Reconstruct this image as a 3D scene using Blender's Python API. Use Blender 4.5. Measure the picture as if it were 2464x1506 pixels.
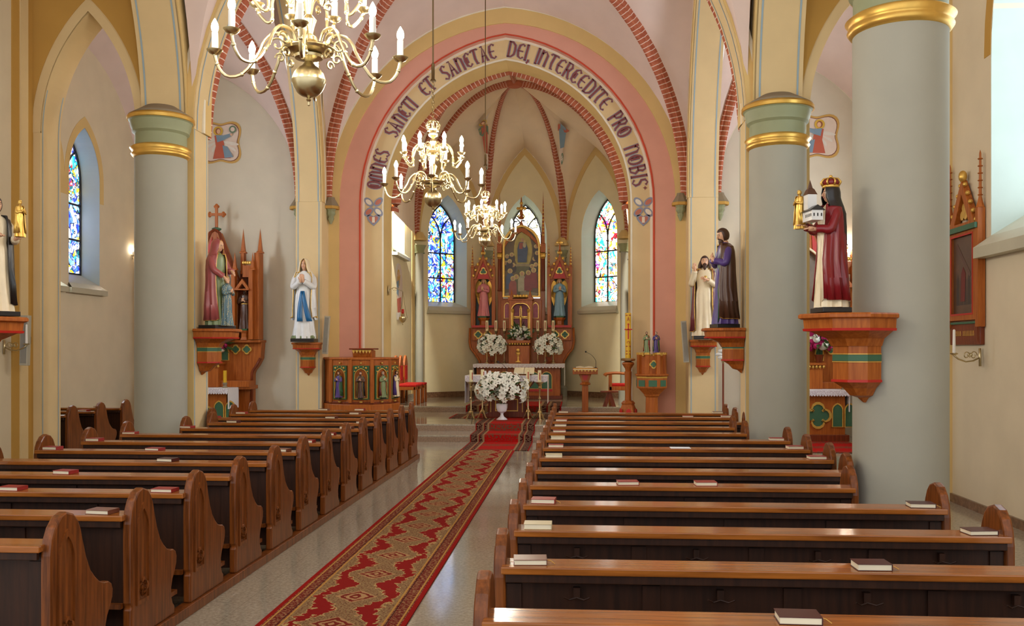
import bpy, math, random
from math import sin, cos, tan, atan, atan2, sqrt, pi
from mathutils import Vector, Matrix
from mathutils.geometry import tessellate_polygon
for o in list(bpy.data.objects): bpy.data.objects.remove(o)
scn = bpy.context.scene
COL = scn.collection
R = random.Random(7)
# ---------------------------------------------------------------- camera, world, exposure
FPX, PSI, HEYE, VH = 2250.0, 0.0701, 1.83, 840.0      # focal length in pixels, yaw, eye height, horizon row
cam = bpy.data.cameras.new('camera'); cam.sensor_width = 36; cam.lens = FPX*36/2464
cam.shift_y = (VH-753)/2464; cam.clip_start = .05; cam.clip_end = 200
co = bpy.data.objects.new('camera', cam); COL.objects.link(co)
co.location = (0, 0, HEYE); co.rotation_euler = (pi/2, 0, PSI); scn.camera = co
w = bpy.data.worlds.new('world'); scn.world = w; w.use_nodes = True
bg = w.node_tree.nodes['Background']; bg.inputs[0].default_value = (.96, .98, 1.0, 1); bg.inputs[1].default_value = .85      # daylight from the open west end
scn.view_settings.view_transform = 'Standard'; scn.view_settings.look = 'None'
scn.view_settings.gamma = 1; scn.view_settings.exposure = .74; scn.view_settings.use_curve_mapping = False
scn.cycles.max_bounces = 6; scn.cycles.diffuse_bounces = 3; scn.cycles.glossy_bounces = 3; scn.cycles.adaptive_threshold = .035; scn.cycles.caustics_reflective = False
BULB = 250.0      # strength of a lamp flame
def area(name, loc, rot, sx, sy, power, col):
    l = bpy.data.lights.new(name, 'AREA'); l.shape = 'RECTANGLE'; l.size = sx; l.size_y = sy
    l.energy = power; l.color = col
    o = bpy.data.objects.new(name, l); COL.objects.link(o); o.location = loc; o.rotation_euler = rot
    return o
# two unseen fill lights added behind the chancel arch to brighten the chancel
area('chancel_fill_light', (-4.3, 21.5, 6.3), (math.radians(86), 0, math.radians(-14)), .3, .3, 520, (1, .97, .86))
area('chancel_fill_light', (1.2, 21.5, 6.3), (math.radians(86), 0, math.radians(14)), .3, .3, 520, (1, .97, .86))
# ---------------------------------------------------------------- pixel <-> world helpers (photo is 2464 x 1506)
def XoY(u): return tan(atan((u-1232)/FPX)-PSI)
def zc_(X, Y): return Y*cos(PSI)-X*sin(PSI)
def W(u, v, Y):
    X = XoY(u)*Y; return Vector((X, Y, HEYE+(VH-v)*zc_(X, Y)/FPX))
def WX(u, v, X):
    Y = X/XoY(u); return Vector((X, Y, HEYE+(VH-v)*zc_(X, Y)/FPX))
# ---------------------------------------------------------------- materials
def lin(c):
    return tuple(((x/255/12.92) if x/255 <= .04045 else ((x/255+.055)/1.055)**2.4) for x in c)
MATS = {}
def mat(name, col, rough=.6, metal=0, var=.06, scale=6, bump=0, emit=0, spec=.5, coat=0, alpha=None):
    if name in MATS: return MATS[name]
    m = bpy.data.materials.new(name); m.use_nodes = True; MATS[name] = m
    nt = m.node_tree; b = nt.nodes['Principled BSDF']; c = lin(col)
    b.inputs['Roughness'].default_value = rough; b.inputs['Metallic'].default_value = metal
    b.inputs['Specular IOR Level'].default_value = spec
    if coat: b.inputs['Coat Weight'].default_value = coat; b.inputs['Coat Roughness'].default_value = .08
    tc = nt.nodes.new('ShaderNodeTexCoord'); n = nt.nodes.new('ShaderNodeTexNoise')
    n.inputs['Scale'].default_value = scale; n.inputs['Detail'].default_value = 5
    nt.links.new(tc.outputs['Object'], n.inputs['Vector'])
    r = nt.nodes.new('ShaderNodeValToRGB'); nt.links.new(n.outputs['Fac'], r.inputs['Fac'])
    r.color_ramp.elements[0].position = .3; r.color_ramp.elements[1].position = .7
    r.color_ramp.elements[0].color = (*[x*(1-var) for x in c], 1); r.color_ramp.elements[1].color = (*[min(1, x*(1+var)) for x in c], 1)
    nt.links.new(r.outputs['Color'], b.inputs['Base Color'])
    if bump:
        bp = nt.nodes.new('ShaderNodeBump'); bp.inputs['Strength'].default_value = bump; bp.inputs['Distance'].default_value = .01
        nt.links.new(n.outputs['Fac'], bp.inputs['Height']); nt.links.new(bp.outputs['Normal'], b.inputs['Normal'])
    if emit:
        b.inputs['Emission Color'].default_value = (*c, 1); b.inputs['Emission Strength'].default_value = emit
    return m
class NT:      # small node-graph writer
    def __init__(s, name, rough=.5, spec=.5):
        s.m = bpy.data.materials.new(name); s.m.use_nodes = True; MATS[name] = s.m
        s.nt = s.m.node_tree; s.b = s.nt.nodes['Principled BSDF']
        s.b.inputs['Roughness'].default_value = rough; s.b.inputs['Specular IOR Level'].default_value = spec
    def n(s, t, **k):
        x = s.nt.nodes.new('ShaderNode'+t)
        for a, v in k.items(): setattr(x, a, v)
        return x
    def put(s, sock, v):
        if hasattr(v, 'is_output'): s.nt.links.new(v, sock)
        elif isinstance(v, tuple) and len(v) == 3 and sock.type == 'RGBA': sock.default_value = (*v, 1)
        else: sock.default_value = v
    def ma(s, op, a, b=0.0, c=0.0):
        x = s.n('Math', operation=op); s.put(x.inputs[0], a); s.put(x.inputs[1], b); s.put(x.inputs[2], c); return x.outputs[0]
    def mix(s, f, a, b):
        x = s.n('Mix', data_type='RGBA'); s.put(x.inputs[0], f); s.put(x.inputs[6], a); s.put(x.inputs[7], b); return x.outputs[2]
    def uv(s):
        t = s.n('UVMap'); t.uv_map = 'UVMap'; x = s.n('SeparateXYZ'); s.nt.links.new(t.outputs[0], x.inputs[0]); return x.outputs[0], x.outputs[1], t.outputs[0]
    def obj(s):
        t = s.n('TexCoord'); return t.outputs['Object']
    def noise(s, vec, scale, detail=4, rough=.5):
        x = s.n('TexNoise'); s.put(x.inputs['Vector'], vec); x.inputs['Scale'].default_value = scale
        x.inputs['Detail'].default_value = detail; x.inputs['Roughness'].default_value = rough; return x.outputs['Fac']
    def step(s, v, lo, hi):
        x = s.n('MapRange'); x.clamp = True; s.put(x.inputs[0], v); x.inputs[1].default_value = lo; x.inputs[2].default_value = hi; return x.outputs[0]
    def ramp(s, f, stops, const=False):
        x = s.n('ValToRGB'); s.put(x.inputs[0], f); cr = x.color_ramp
        if const: cr.interpolation = 'CONSTANT'
        while len(cr.elements) < len(stops): cr.elements.new(.5)
        for e, (p, c) in zip(cr.elements, stops): e.position = p; e.color = (*lin(c), 1)
        return x.outputs[0]
    def col(s, c): s.put(s.b.inputs['Base Color'], c)
    def bump(s, h, st=.3, d=.01):
        x = s.n('Bump'); x.inputs['Strength'].default_value = st; x.inputs['Distance'].default_value = d
        s.put(x.inputs['Height'], h); s.nt.links.new(x.outputs[0], s.b.inputs['Normal'])
def wood(name, c1, c2, rough=.35, coat=.0, axis=0, sc=1.0):
    g = NT(name, rough, .3); v = g.obj(); mp = g.n('Mapping'); g.put(mp.inputs[0], v)
    s = [22*sc]*3; s[axis] = 1.6*sc; mp.inputs['Scale'].default_value = s
    f = g.noise(mp.outputs[0], 1.6, 6, .6); g.col(g.ramp(f, [(.32, c1), (.68, c2)])); g.bump(f, .12, .004)
    if coat: g.b.inputs['Coat Weight'].default_value = coat; g.b.inputs['Coat Roughness'].default_value = .1
    return g.m
PL = dict(rough=.85, var=.035, scale=2.2, bump=.15, spec=.2)
M = {}
M['cream'] = mat('cream plaster', (224, 208, 178), **PL)
M['creamlight'] = mat('pale plaster', (236, 222, 182), **PL)
M['grey'] = mat('greyish plaster', (214, 204, 184), **PL)
M['pinkv'] = mat('rose vault plaster', (226, 203, 192), **PL)
M['peach'] = mat('peach vault plaster', (238, 214, 184), **PL)
M['ochre'] = mat('ochre plaster', (222, 190, 128), **PL)
M['ochre2'] = mat('deep ochre plaster', (196, 152, 78), **PL)
M['tan'] = mat('tan plaster', (224, 198, 150), **PL)
M['rose'] = mat('salmon plaster', (224, 164, 144), **PL)
M['red'] = mat('vermilion line', (206, 80, 56), **PL)
M['blueline'] = mat('pale blue line', (160, 180, 190), **PL)
M['white'] = mat('white painted line', (236, 226, 205), **PL)
M['reveal'] = mat('pale blue plaster', (192, 202, 192), **PL)
M['sill'] = mat('grey stone sill', (190, 184, 160), rough=.4, var=.04, scale=4)
M['column'] = mat('grey green plaster', (172, 169, 154), **PL)
M['capgreen'] = mat('green painted stone', (150, 154, 118), rough=.6, var=.04, scale=5)
M['conegrey'] = mat('grey stone weathering', (140, 124, 100), rough=.8)
M['gold'] = mat('gilding', (222, 178, 88), rough=.36, metal=.7, var=.1, scale=9)
M['goldp'] = mat('gold paint', (222, 178, 84), rough=.35, metal=.35, var=.12, scale=20)
M['brass'] = mat('polished brass', (206, 190, 148), rough=.28, metal=1, var=.08, scale=12)
M['brassdark'] = mat('dark brass', (120, 100, 66), rough=.35, metal=.9)
M['iron'] = mat('black iron', (30, 26, 24), rough=.5)
M['candle'] = mat('white candle tube', (240, 234, 224), rough=.5, var=.02)
M['bulb'] = mat('lit flame bulb', (255, 243, 222), emit=BULB)
M['pew'] = wood('stained oak', (84, 42, 12), (140, 76, 28), .36, .15, 2)
M['pewh'] = wood('stained oak board', (124, 68, 22), (176, 104, 40), .26, .4, 0)
M['pewd'] = wood('dark oak panel', (40, 22, 12), (60, 33, 18), .5, 0, 2)
M['altar'] = wood('red stained wood', (154, 78, 24), (188, 106, 42), .42, .04, 2)
M['altard'] = wood('dark red stained wood', (104, 44, 20), (136, 62, 30), .4, .1, 2)
M['vred'] = mat('red paint', (190, 36, 24), rough=.45)
M['velvet'] = mat('red velvet', (196, 30, 22), rough=.9, var=.12, scale=30)
M['mauve'] = mat('dusty pink silk', (176, 92, 108), rough=.5, var=.12, scale=14)
M['pgreen'] = mat('green paint', (60, 104, 76), rough=.5)
M['black'] = mat('black base', (34, 30, 28), rough=.3)
M['linen'] = mat('white linen', (236, 232, 234), rough=.8, var=.04, scale=60)
M['wax'] = mat('ivory wax', (240, 228, 180), rough=.45)
M['ywax'] = mat('yellow wax', (226, 178, 30), rough=.4)
M['skin'] = mat('painted skin', (226, 176, 140), rough=.4, var=.05)
M['hair'] = mat('brown painted hair', (70, 44, 28), rough=.5)
M['blond'] = mat('fair painted hair', (196, 158, 92), rough=.5)
M['greyhair'] = mat('grey painted hair', (150, 146, 138), rough=.5)
M['ivory'] = mat('ivory paint', (236, 218, 182), rough=.35)
M['wpaint'] = mat('white paint', (228, 228, 226), rough=.3)
M['maroon'] = mat('maroon paint', (128, 26, 32), rough=.25)
M['plum'] = mat('plum paint', (110, 44, 50), rough=.35)
M['oldrose'] = mat('old rose paint', (166, 84, 82), rough=.3)
M['bluep'] = mat('blue paint', (30, 104, 158), rough=.3)
M['paleblue'] = mat('pale blue paint', (132, 168, 186), rough=.4)
M['pinkp'] = mat('pink paint', (214, 128, 132), rough=.4)
M['purple'] = mat('violet paint', (84, 62, 130), rough=.35)
M['brown'] = mat('brown paint', (84, 52, 36), rough=.35)
M['dkgreen'] = mat('dark green paint', (48, 92, 56), rough=.35)
M['sage'] = mat('sage paint', (128, 142, 96), rough=.4)
M['leaf'] = mat('green foliage', (58, 92, 38), rough=.5, var=.3, scale=20)
M['petal'] = mat('white petals', (240, 240, 226), rough=.6, var=.04)
M['magenta'] = mat('magenta petals', (206, 40, 120), rough=.6)
M['porcelain'] = mat('white porcelain', (232, 228, 232), rough=.2)
M['glassgrey'] = mat('grey speaker cloth', (150, 146, 136), rough=.8)
M['alu'] = mat('pale speaker case', (186, 178, 158), rough=.6)
M['pages'] = mat('book pages', (232, 222, 192), rough=.8)
M['paper'] = mat('white paper', (236, 240, 246), rough=.6)
M['bk_red'] = mat('red book cover', (150, 38, 36), rough=.4)
M['bk_dark'] = mat('dark maroon book cover', (72, 24, 22), rough=.35)
M['bk_brown'] = mat('worn brown book cover', (120, 72, 54), rough=.3)
M['bk_cream'] = mat('cream book cover', (206, 192, 152), rough=.35)
M['marble'] = mat('dark red skirting stone', (128, 96, 72), rough=.25, var=.3, scale=18)
M['painting'] = mat('dark canvas', (92, 66, 46), rough=.35, var=.25, scale=5)

def m_granite():
    g = NT('polished granite', .09, .5); v = g.obj()
    a = g.noise(v, 38, 6, .7); b = g.noise(v, 3, 3)
    c = g.ramp(a, [(.35, (142, 132, 116)), (.5, (166, 156, 138)), (.62, (184, 176, 158))])
    c = g.mix(g.ma('MULTIPLY', b, .25), c, lin((178, 166, 142)))
    x = g.n('SeparateXYZ'); g.put(x.inputs[0], v)
    jx = g.ma('LESS_THAN', g.ma('FRACT', g.ma('DIVIDE', x.outputs[0], .6)), .006)
    jy = g.ma('LESS_THAN', g.ma('FRACT', g.ma('DIVIDE', x.outputs[1], .6)), .006)
    c = g.mix(g.ma('MULTIPLY', g.ma('MAXIMUM', jx, jy), .5), c, lin((100, 90, 76)))
    g.col(c); g.put(g.b.inputs['Roughness'], g.step(b, -.25, 7.0)); return g.m
M['granite'] = m_granite()
M['riser'] = mat('red brown granite', (150, 124, 102), rough=.25, var=.25, scale=40)
def m_brick():
    g = NT('brick rib with pale joints', .8, .2); u, v, t = g.uv()
    n = g.noise(t, 6, 2)
    j = g.ma('LESS_THAN', g.ma('FRACT', g.ma('DIVIDE', g.ma('ADD', u, g.ma('MULTIPLY', g.ma('ABSOLUTE', g.ma('SUBTRACT', v, .5)), .05)), .105)), .15)
    g.col(g.mix(j, g.ramp(n, [(.3, (164, 86, 62)), (.7, (196, 116, 86))]), lin((232, 208, 194)))); return g.m
M['brick'] = m_brick()
def m_glass(name, pal, e, sc=9.0):
    g = NT(name, .15); u, v, t = g.uv()
    nx = g.n('TexNoise'); g.put(nx.inputs['Vector'], t); nx.inputs['Scale'].default_value = 2.2
    mv = g.n('VectorMath', operation='MULTIPLY_ADD'); g.put(mv.inputs[0], nx.outputs['Color']); mv.inputs[1].default_value = (.75, .75, .75); g.put(mv.inputs[2], t)
    st = g.n('Mapping'); g.put(st.inputs[0], mv.outputs[0]); st.inputs['Scale'].default_value = (1.5, .62, 1)
    vo = g.n('TexVoronoi'); g.put(vo.inputs['Vector'], st.outputs[0]); vo.inputs['Scale'].default_value = sc
    ve = g.n('TexVoronoi', feature='DISTANCE_TO_EDGE'); g.put(ve.inputs['Vector'], st.outputs[0]); ve.inputs['Scale'].default_value = sc
    s = g.n('SeparateColor'); g.put(s.inputs[0], vo.outputs['Color'])
    big = g.noise(t, 1.7, 2); f = g.ma('ADD', g.ma('MULTIPLY', s.outputs[0], .5), g.ma('MULTIPLY', g.step(big, .3, .7), .5))
    c = g.ramp(f, pal, True)
    sm = g.noise(mv.outputs[0], 9, 3); c = g.mix(g.step(sm, .54, .74), c, (1, 1, 1)); dk = g.noise(mv.outputs[0], 5, 2); c = g.mix(g.ma('MULTIPLY', g.step(dk, .56, .7), .75), c, (.01, .015, .05))
    lead = g.ma('LESS_THAN', ve.outputs['Distance'], .04)
    c = g.mix(lead, c, (0.004, .004, .004)); g.col((0.02, .02, .02)); g.put(g.b.inputs['Emission Color'], c); g.b.inputs['Emission Strength'].default_value = e
    return g.m
BLK, WH = (16, 14, 22), (250, 250, 255)
M['gl_blue'] = m_glass('blue stained glass', [(0, (24, 40, 150)), (.16, (60, 110, 220)), (.27, (235, 240, 255)), (.38, (40, 60, 190)), (.48, (40, 150, 190)), (.55, (120, 180, 250)), (.62, (220, 180, 30)), (.68, (30, 90, 100)), (.74, (180, 40, 50)), (.79, (245, 245, 255)), (.9, (90, 60, 140)), (.96, (235, 205, 60))], 1.9, 6.5)
M['gl_warm'] = m_glass('warm stained glass', [(0, (130, 60, 170)), (.14, (190, 30, 40)), (.24, (255, 250, 245)), (.4, (240, 170, 40)), (.5, (255, 245, 230)), (.6, (40, 160, 150)), (.68, (250, 250, 250)), (.78, (230, 110, 40)), (.84, (60, 80, 190)), (.9, (245, 225, 110)), (.96, (30, 110, 80))], 2.4, 6.5)
M['gl_daychancel'] = m_glass('chancel daylight glass', [(0, (235, 242, 255)), (.5, (250, 252, 255))], 5, 5)
M['gl_dayaisle'] = m_glass('aisle daylight glass', [(0, (215, 238, 255)), (.5, (230, 246, 255))], 3.5, 5)
M['gl_yel'] = m_glass('pale yellow glass', [(0, (255, 250, 225)), (.35, (255, 255, 245)), (.6, (250, 238, 150)), (.7, (255, 255, 250)), (.93, (235, 205, 40))], 2.2, 4)
M['gl_day'] = m_glass('clear daylight glass', [(0, (225, 238, 255)), (.5, (245, 250, 255))], 16, 5)
def m_runner():
    g = NT('persian runner', .95, .1); u, v, t = g.uv()       # u across -0.5..0.5, v metres along
    n = g.noise(t, 18, 3); n2 = g.noise(t, 90, 2); jag = g.ma('MULTIPLY', g.ma('SUBTRACT', n, .5), .2)
    au = g.ma('ABSOLUTE', u); ph = g.ma('FRACT', g.ma('DIVIDE', v, .69))
    tri = g.ma('SUBTRACT', 1.0, g.ma('MULTIPLY', g.ma('ABSOLUTE', g.ma('SUBTRACT', ph, .5)), 2.0))
    loz = g.ma('SUBTRACT', g.ma('ADD', .06, g.ma('MULTIPLY', tri, .18)), g.ma('ADD', au, jag))
    side = g.ma('SUBTRACT', g.ma('ADD', .235, g.ma('MULTIPLY', tri, .08)), g.ma('ADD', au, jag))
    tanc = g.ramp(n2, [(.3, (104, 82, 54)), (.5, (160, 132, 90)), (.7, (140, 84, 60))])
    fl = g.noise(t, 60, 4); tanc = g.mix(g.ma('MULTIPLY', g.ma('GREATER_THAN', fl, .54), .7), tanc, lin((96, 44, 34)))
    red = (.26, .010, .008)
    c = g.mix(g.ma('GREATER_THAN', side, 0.0), tanc, red)
    c = g.mix(g.ma('GREATER_THAN', loz, 0.0), c, tanc)
    for q_ in (loz, side): c = g.mix(g.ma('MULTIPLY', g.ma('LESS_THAN', g.ma('ABSOLUTE', q_), .008), .8), c, lin((196, 168, 110)))
    r = g.ma('ADD', g.ma('DIVIDE', au, .17), g.ma('DIVIDE', g.ma('ABSOLUTE', g.ma('SUBTRACT', ph, .5)), .26))
    ring = g.ma('FRACT', g.ma('MULTIPLY', g.ma('ADD', r, g.ma('MULTIPLY', n, .5)), 2.4))
    med = g.mix(g.ma('GREATER_THAN', ring, .5), lin((120, 40, 30)), lin((176, 136, 92)))
    c = g.mix(g.ma('LESS_THAN', r, .95), c, med)
    b = g.mix(g.ma('GREATER_THAN', g.noise(t, 46, 3), .52), lin((112, 34, 28)), lin((150, 108, 74)))
    c = g.mix(g.ma('GREATER_THAN', au, .345), c, b)
    for a0, a1, cc in ((.335, .35, (186, 140, 70)), (.36, .367, (60, 30, 24)), (.44, .453, (186, 140, 70)), (.465, .6, (150, 22, 16))):
        k = g.ma('MULTIPLY', g.ma('GREATER_THAN', au, a0), g.ma('LESS_THAN', au, a1)); c = g.mix(k, c, lin(cc))
    g.col(c); g.bump(n2, .4, .003); return g.m
M['runner'] = m_runner()
def m_rug():
    g = NT('dark persian rug', .95, .1); u, v, t = g.uv()
    n = g.noise(t, 34, 3); au = g.ma('ABSOLUTE', u)
    c = g.mix(g.ma('GREATER_THAN', n, .5), lin((60, 24, 22)), lin((120, 90, 70)))
    f = g.mix(g.ma('GREATER_THAN', g.ma('ADD', n, g.ma('MULTIPLY', g.ma('COSINE', g.ma('MULTIPLY', v, 7.0)), .12)), .58), lin((170, 22, 18)), lin((110, 70, 50)))
    c = g.mix(g.ma('LESS_THAN', au, .27), c, f)
    for a0, a1, cc in ((.27, .3, (150, 122, 88)), (.345, .36, (130, 30, 24)), (.36, .385, (146, 118, 84)), (.485, .6, (150, 20, 18))):
        k = g.ma('MULTIPLY', g.ma('GREATER_THAN', au, a0), g.ma('LESS_THAN', au, a1)); c = g.mix(k, c, lin(cc))
    g.col(c); return g.m
M['rug'] = m_rug()
def m_lace():
    g = NT('white lace', .9, .1); u, v, t = g.uv()
    vo = g.n('TexVoronoi'); g.put(vo.inputs['Vector'], t); vo.inputs['Scale'].default_value = 45
    k = g.ma('GREATER_THAN', vo.outputs['Distance'], .42)
    g.col(g.mix(g.ma('MULTIPLY', k, .55), lin((238, 234, 238)), lin((186, 168, 176)))); return g.m
M['lace'] = m_lace()
def m_dots():
    g = NT('blue robe with gold dots', .4); v = g.obj(); vo = g.n('TexVoronoi'); g.put(vo.inputs['Vector'], v); vo.inputs['Scale'].default_value = 22
    vo.inputs['Randomness'].default_value = .35
    g.col(g.mix(g.ma('LESS_THAN', vo.outputs['Distance'], .3), lin((88, 118, 128)), lin((222, 200, 130)))); return g.m
M['dots'] = m_dots()
# ---------------------------------------------------------------- mesh builder
class MB:
    def __init__(s): s.v = []; s.f = []; s.mi = []; s.uv = []; s.k = 0
    def face(s, idx, uv=None): s.f.append(tuple(idx)); s.mi.append(s.k); s.uv.append(uv)
    def add(s, pts): b = len(s.v); s.v += [tuple(p) for p in pts]; return b
    def box(s, x0, x1, y0, y1, z0, z1):
        b = s.add([(x, y, z) for z in (z0, z1) for y in (y0, y1) for x in (x0, x1)])
        for q in ((0, 2, 3, 1), (4, 5, 7, 6), (0, 1, 5, 4), (2, 6, 7, 3), (0, 4, 6, 2), (1, 3, 7, 5)): s.face([b+i for i in q])
        return s
    def prism(s, loops, c0, c1, fr):        # loops: outline + holes in (a, b); fr maps (a, b, c) to xyz
        if not isinstance(loops[0][0], (tuple, list, Vector)): loops = [loops]
        flat = [p for l in loops for p in l]
        tris = tessellate_polygon([[Vector((p[0], p[1], 0)) for p in l] for l in loops])
        n = len(flat); b = s.add([fr(p[0], p[1], c0) for p in flat]+[fr(p[0], p[1], c1) for p in flat])
        for t in tris:
            uv = [flat[i] for i in t]
            s.face([b+i for i in t], [tuple(q) for q in uv]); s.face([b+n+i for i in reversed(t)], [tuple(q) for q in reversed(uv)])
        o = 0
        for l in loops:
            m = len(l)
            for i in range(m):
                j = (i+1) % m; s.face([b+o+i, b+o+j, b+n+o+j, b+n+o+i])
            o += m
        return s
    def grid(s, rows, close=False, uv=None):
        nr, nc = len(rows), len(rows[0]); b = s.add([p for r in rows for p in r])
        for i in range(nr-1):
            for j in range(nc if close else nc-1):
                k = (j+1) % nc
                q = [(i, j), (i, k), (i+1, k), (i+1, j)]
                s.face([b+a*nc+c for a, c in q], [uv(a, c if not (close and c == 0 and j == nc-1) else nc) for a, c in q] if uv else None)
        return s
    def tube(s, path, rad, n=8, caps=True, sq=1.0):
        P = [Vector(p) for p in path]; m = len(P)
        if not isinstance(rad, (list, tuple)): rad = [rad]*m
        up = Vector((0, 0, 1)); rows = []; ref = None
        for i in range(m):
            t = (P[min(i+1, m-1)]-P[max(i-1, 0)])
            t = t.normalized() if t.length > 1e-9 else Vector((0, 0, 1))
            if ref is None:
                ref = t.cross(up if abs(t.z) < .95 else Vector((0, 1, 0))).normalized()
            ref = (ref-t*ref.dot(t)); ref = ref.normalized() if ref.length > 1e-6 else t.orthogonal().normalized()
            q = t.cross(ref)
            rows.append([P[i]+(ref*cos(2*pi*k/n)+q*sin(2*pi*k/n)*sq)*rad[i] for k in range(n)])
        b0 = len(s.v); s.grid(rows, True)
        if caps: s.face([b0+k for k in range(n)][::-1]); s.face([b0+(m-1)*n+k for k in range(n)])
        return s
    def lathe(s, prof, c=(0, 0, 0), n=20, sx=1, sy=1, sides_phase=0):
        rows = [[(c[0]+r*sx*cos(2*pi*k/n+sides_phase), c[1]+r*sy*sin(2*pi*k/n+sides_phase), c[2]+z) for k in range(n)] for r, z in prof]
        b0 = len(s.v); s.grid(rows, True); m = len(prof)
        if prof[0][0] > 1e-5: s.face([b0+k for k in range(n)][::-1])
        if prof[-1][0] > 1e-5: s.face([b0+(m-1)*n+k for k in range(n)])
        return s
    def ball(s, c, rx, ry=None, rz=None, n=12, m=8):
        ry = ry or rx; rz = rz or rx
        return s.lathe([(max(sin(pi*i/m), 1e-4), -cos(pi*i/m)*rz) for i in range(m+1)], c, n, rx, ry)
    def xf(s, M4, start=0):
        s.v[start:] = [tuple(M4 @ Vector(p)) for p in s.v[start:]]; return s
    def build(s, name, mats, parent=None, world=False, smooth=False, bevel=0, struct=False):
        me = bpy.data.meshes.new(name); me.from_pydata(s.v, [], s.f)
        mats = mats if isinstance(mats, (list, tuple)) else [mats]
        for m in mats: me.materials.append(M[m] if isinstance(m, str) else m)
        for p, k in zip(me.polygons, s.mi): p.material_index = k
        if any(s.uv):
            ul = me.uv_layers.new(name='UVMap')
            for p, uv in zip(me.polygons, s.uv):
                if uv:
                    for li, q in zip(p.loop_indices, uv): ul.data[li].uv = q
        import bmesh
        bm = bmesh.new(); bm.from_mesh(me); bmesh.ops.recalc_face_normals(bm, faces=bm.faces); bm.to_mesh(me); bm.free()
        if smooth: me.polygons.foreach_set('use_smooth', [True]*len(me.polygons))
        o = bpy.data.objects.new(name, me); COL.objects.link(o)
        if smooth == 'auto':
            try: me.set_sharp_from_angle(angle=math.radians(38))
            except Exception: pass
        if bevel:
            bv = o.modifiers.new('bevel', 'BEVEL'); bv.width = bevel; bv.segments = 2; bv.limit_method = 'ANGLE'; bv.angle_limit = .7
        if parent:
            o.parent = parent
            if world: o.matrix_parent_inverse = parent.matrix_basis.inverted()
        if struct: o['kind'] = 'structure'
        return o
def tag(o, label, cat=None, group=None, kind=None):
    if label: o['label'] = label
    if cat: o['category'] = cat
    if group: o['group'] = group
    if kind: o['kind'] = kind
    return o
def thing(name, label, cat, loc=(0, 0, 0), rz=0, group=None, sc=1):
    o = bpy.data.objects.new(name, None); COL.objects.link(o); o.empty_display_size = .1
    o.location = loc; o.rotation_euler = (0, 0, rz); o.scale = (sc, sc, sc); return tag(o, label, cat, group)
def copytree(src, loc, rz=0, label=None, group=None, sc=None):
    def cp(o, par):
        c = o.copy(); COL.objects.link(c)
        if par: c.parent = par
        for ch in KIDS.get(o.name, []) or [x for x in o.children]: cp(ch, c)
        return c
    r = cp(src, None); r.location = loc; r.rotation_euler = (0, 0, rz)
    if sc: r.scale = (sc, sc, sc)
    if label: r['label'] = label
    if group: r['group'] = group
    return r
KIDS = {}
def each(name, m, parent, balls):      # small carved knobs, one object each, sharing nothing but the kind
    for c, r in balls: MB().ball(c, *r, 8, 6).build(name, m, parent, smooth=True)
XZ = lambda a, b, c: (a, c, b)       # outline in x,z ; extrude in y
YZ = lambda a, b, c: (c, a, b)       # outline in y,z ; extrude in x
XY = lambda a, b, c: (a, b, c)
def halfarc(P0, P1, n=14):           # circular rib from springer P0 up to P1
    P0 = Vector(P0); P1 = Vector(P1); h = P1.z-P0.z; d2 = Vector((P1.x-P0.x, P1.y-P0.y)); d = d2.length
    Rr = (d*d+h*h)/(2*d); th = atan2(h, Rr-d); out = []
    for i in range(n+1):
        a = th*i/n; x = Rr*(1-cos(a))/d; out.append(Vector((P0.x+d2.x*x, P0.y+d2.y*x, P0.z+Rr*sin(a))))
    return out
def pointed(hw, rise, cx=0, zs=0, n=14):   # 2D pointed arch from left springer to right springer
    l = [(p.x, p.z) for p in halfarc((-hw, 0, 0), (0, 0, rise), n)]
    return [(cx+x, zs+z) for x, z in l]+[(cx-x, zs+z) for x, z in l[-2::-1]]
def ring2(hw1, r1, hw2, r2, cx, z0, zs, n=18):   # U-shaped band between two pointed arches with legs down to z0
    o = [(cx-hw1, z0)]+pointed(hw1, r1, cx, zs, n)+[(cx+hw1, z0)]
    i = [(cx-hw2, z0)]+pointed(hw2, r2, cx, zs, n)+[(cx+hw2, z0)]
    return o+i[::-1]
def foil(cx, cz, r, lobes=4, ph=0, n=7, rr=.58, dd=.5):
    out = []
    for k in range(lobes):
        a = ph+2*pi*k/lobes; c = (cx+r*dd*cos(a), cz+r*dd*sin(a)); sp = pi*.5+pi/lobes*.55
        for i in range(n+1):
            b = a-sp+2*sp*i/n; out.append((c[0]+r*rr*cos(b)*.86, c[1]+r*rr*sin(b)*.86))
    return out
def lancet(cx, z0, hw, zs, rise, n=8): return [(cx-hw, z0)]+pointed(hw, rise, cx, zs, n)+[(cx+hw, z0)]
# ================================================================ THE BUILDING
AX = -1.55; SP = 4.95
XL, XR = -5.42, 2.28               # nave-side faces of the piers
def S(name, mb, m, **k): return mb.build(name, m, struct=True, **k)
def ribbon(curve, off, wdt, depth, roll=False):
    pass
# floor
S('floor', MB().box(-12, 8, -1, 18.3, -.1, 0), 'granite')
S('trim_1', MB().box(-5.9, 2.9, 18.3, 19.4, -.05, .13), 'granite', bevel=.008)      # first step
S('trim_2', MB().box(-5.9, 2.9, 19.3, 23.5, -.05, .27), 'granite', bevel=.008)      # second step
S('trim_3', MB().box(-4.7, 1.5, 22.95, 28.6, -.05, .42), 'granite', bevel=.008)    # sanctuary platform
S('trim_4', MB().box(-5.9, 2.9, 18.296, 18.3, 0, .1).box(-5.9, 2.9, 19.296, 19.3, .13, .24).box(-4.66, 1.46, 22.946, 22.95, .27, .39), 'riser')
S('floor_transept', MB().box(-9.7, -5.9, 18.3, 20, -.1, .002).box(2.9, 6.6, 18.3, 20, -.1, .002), 'granite')
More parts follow.
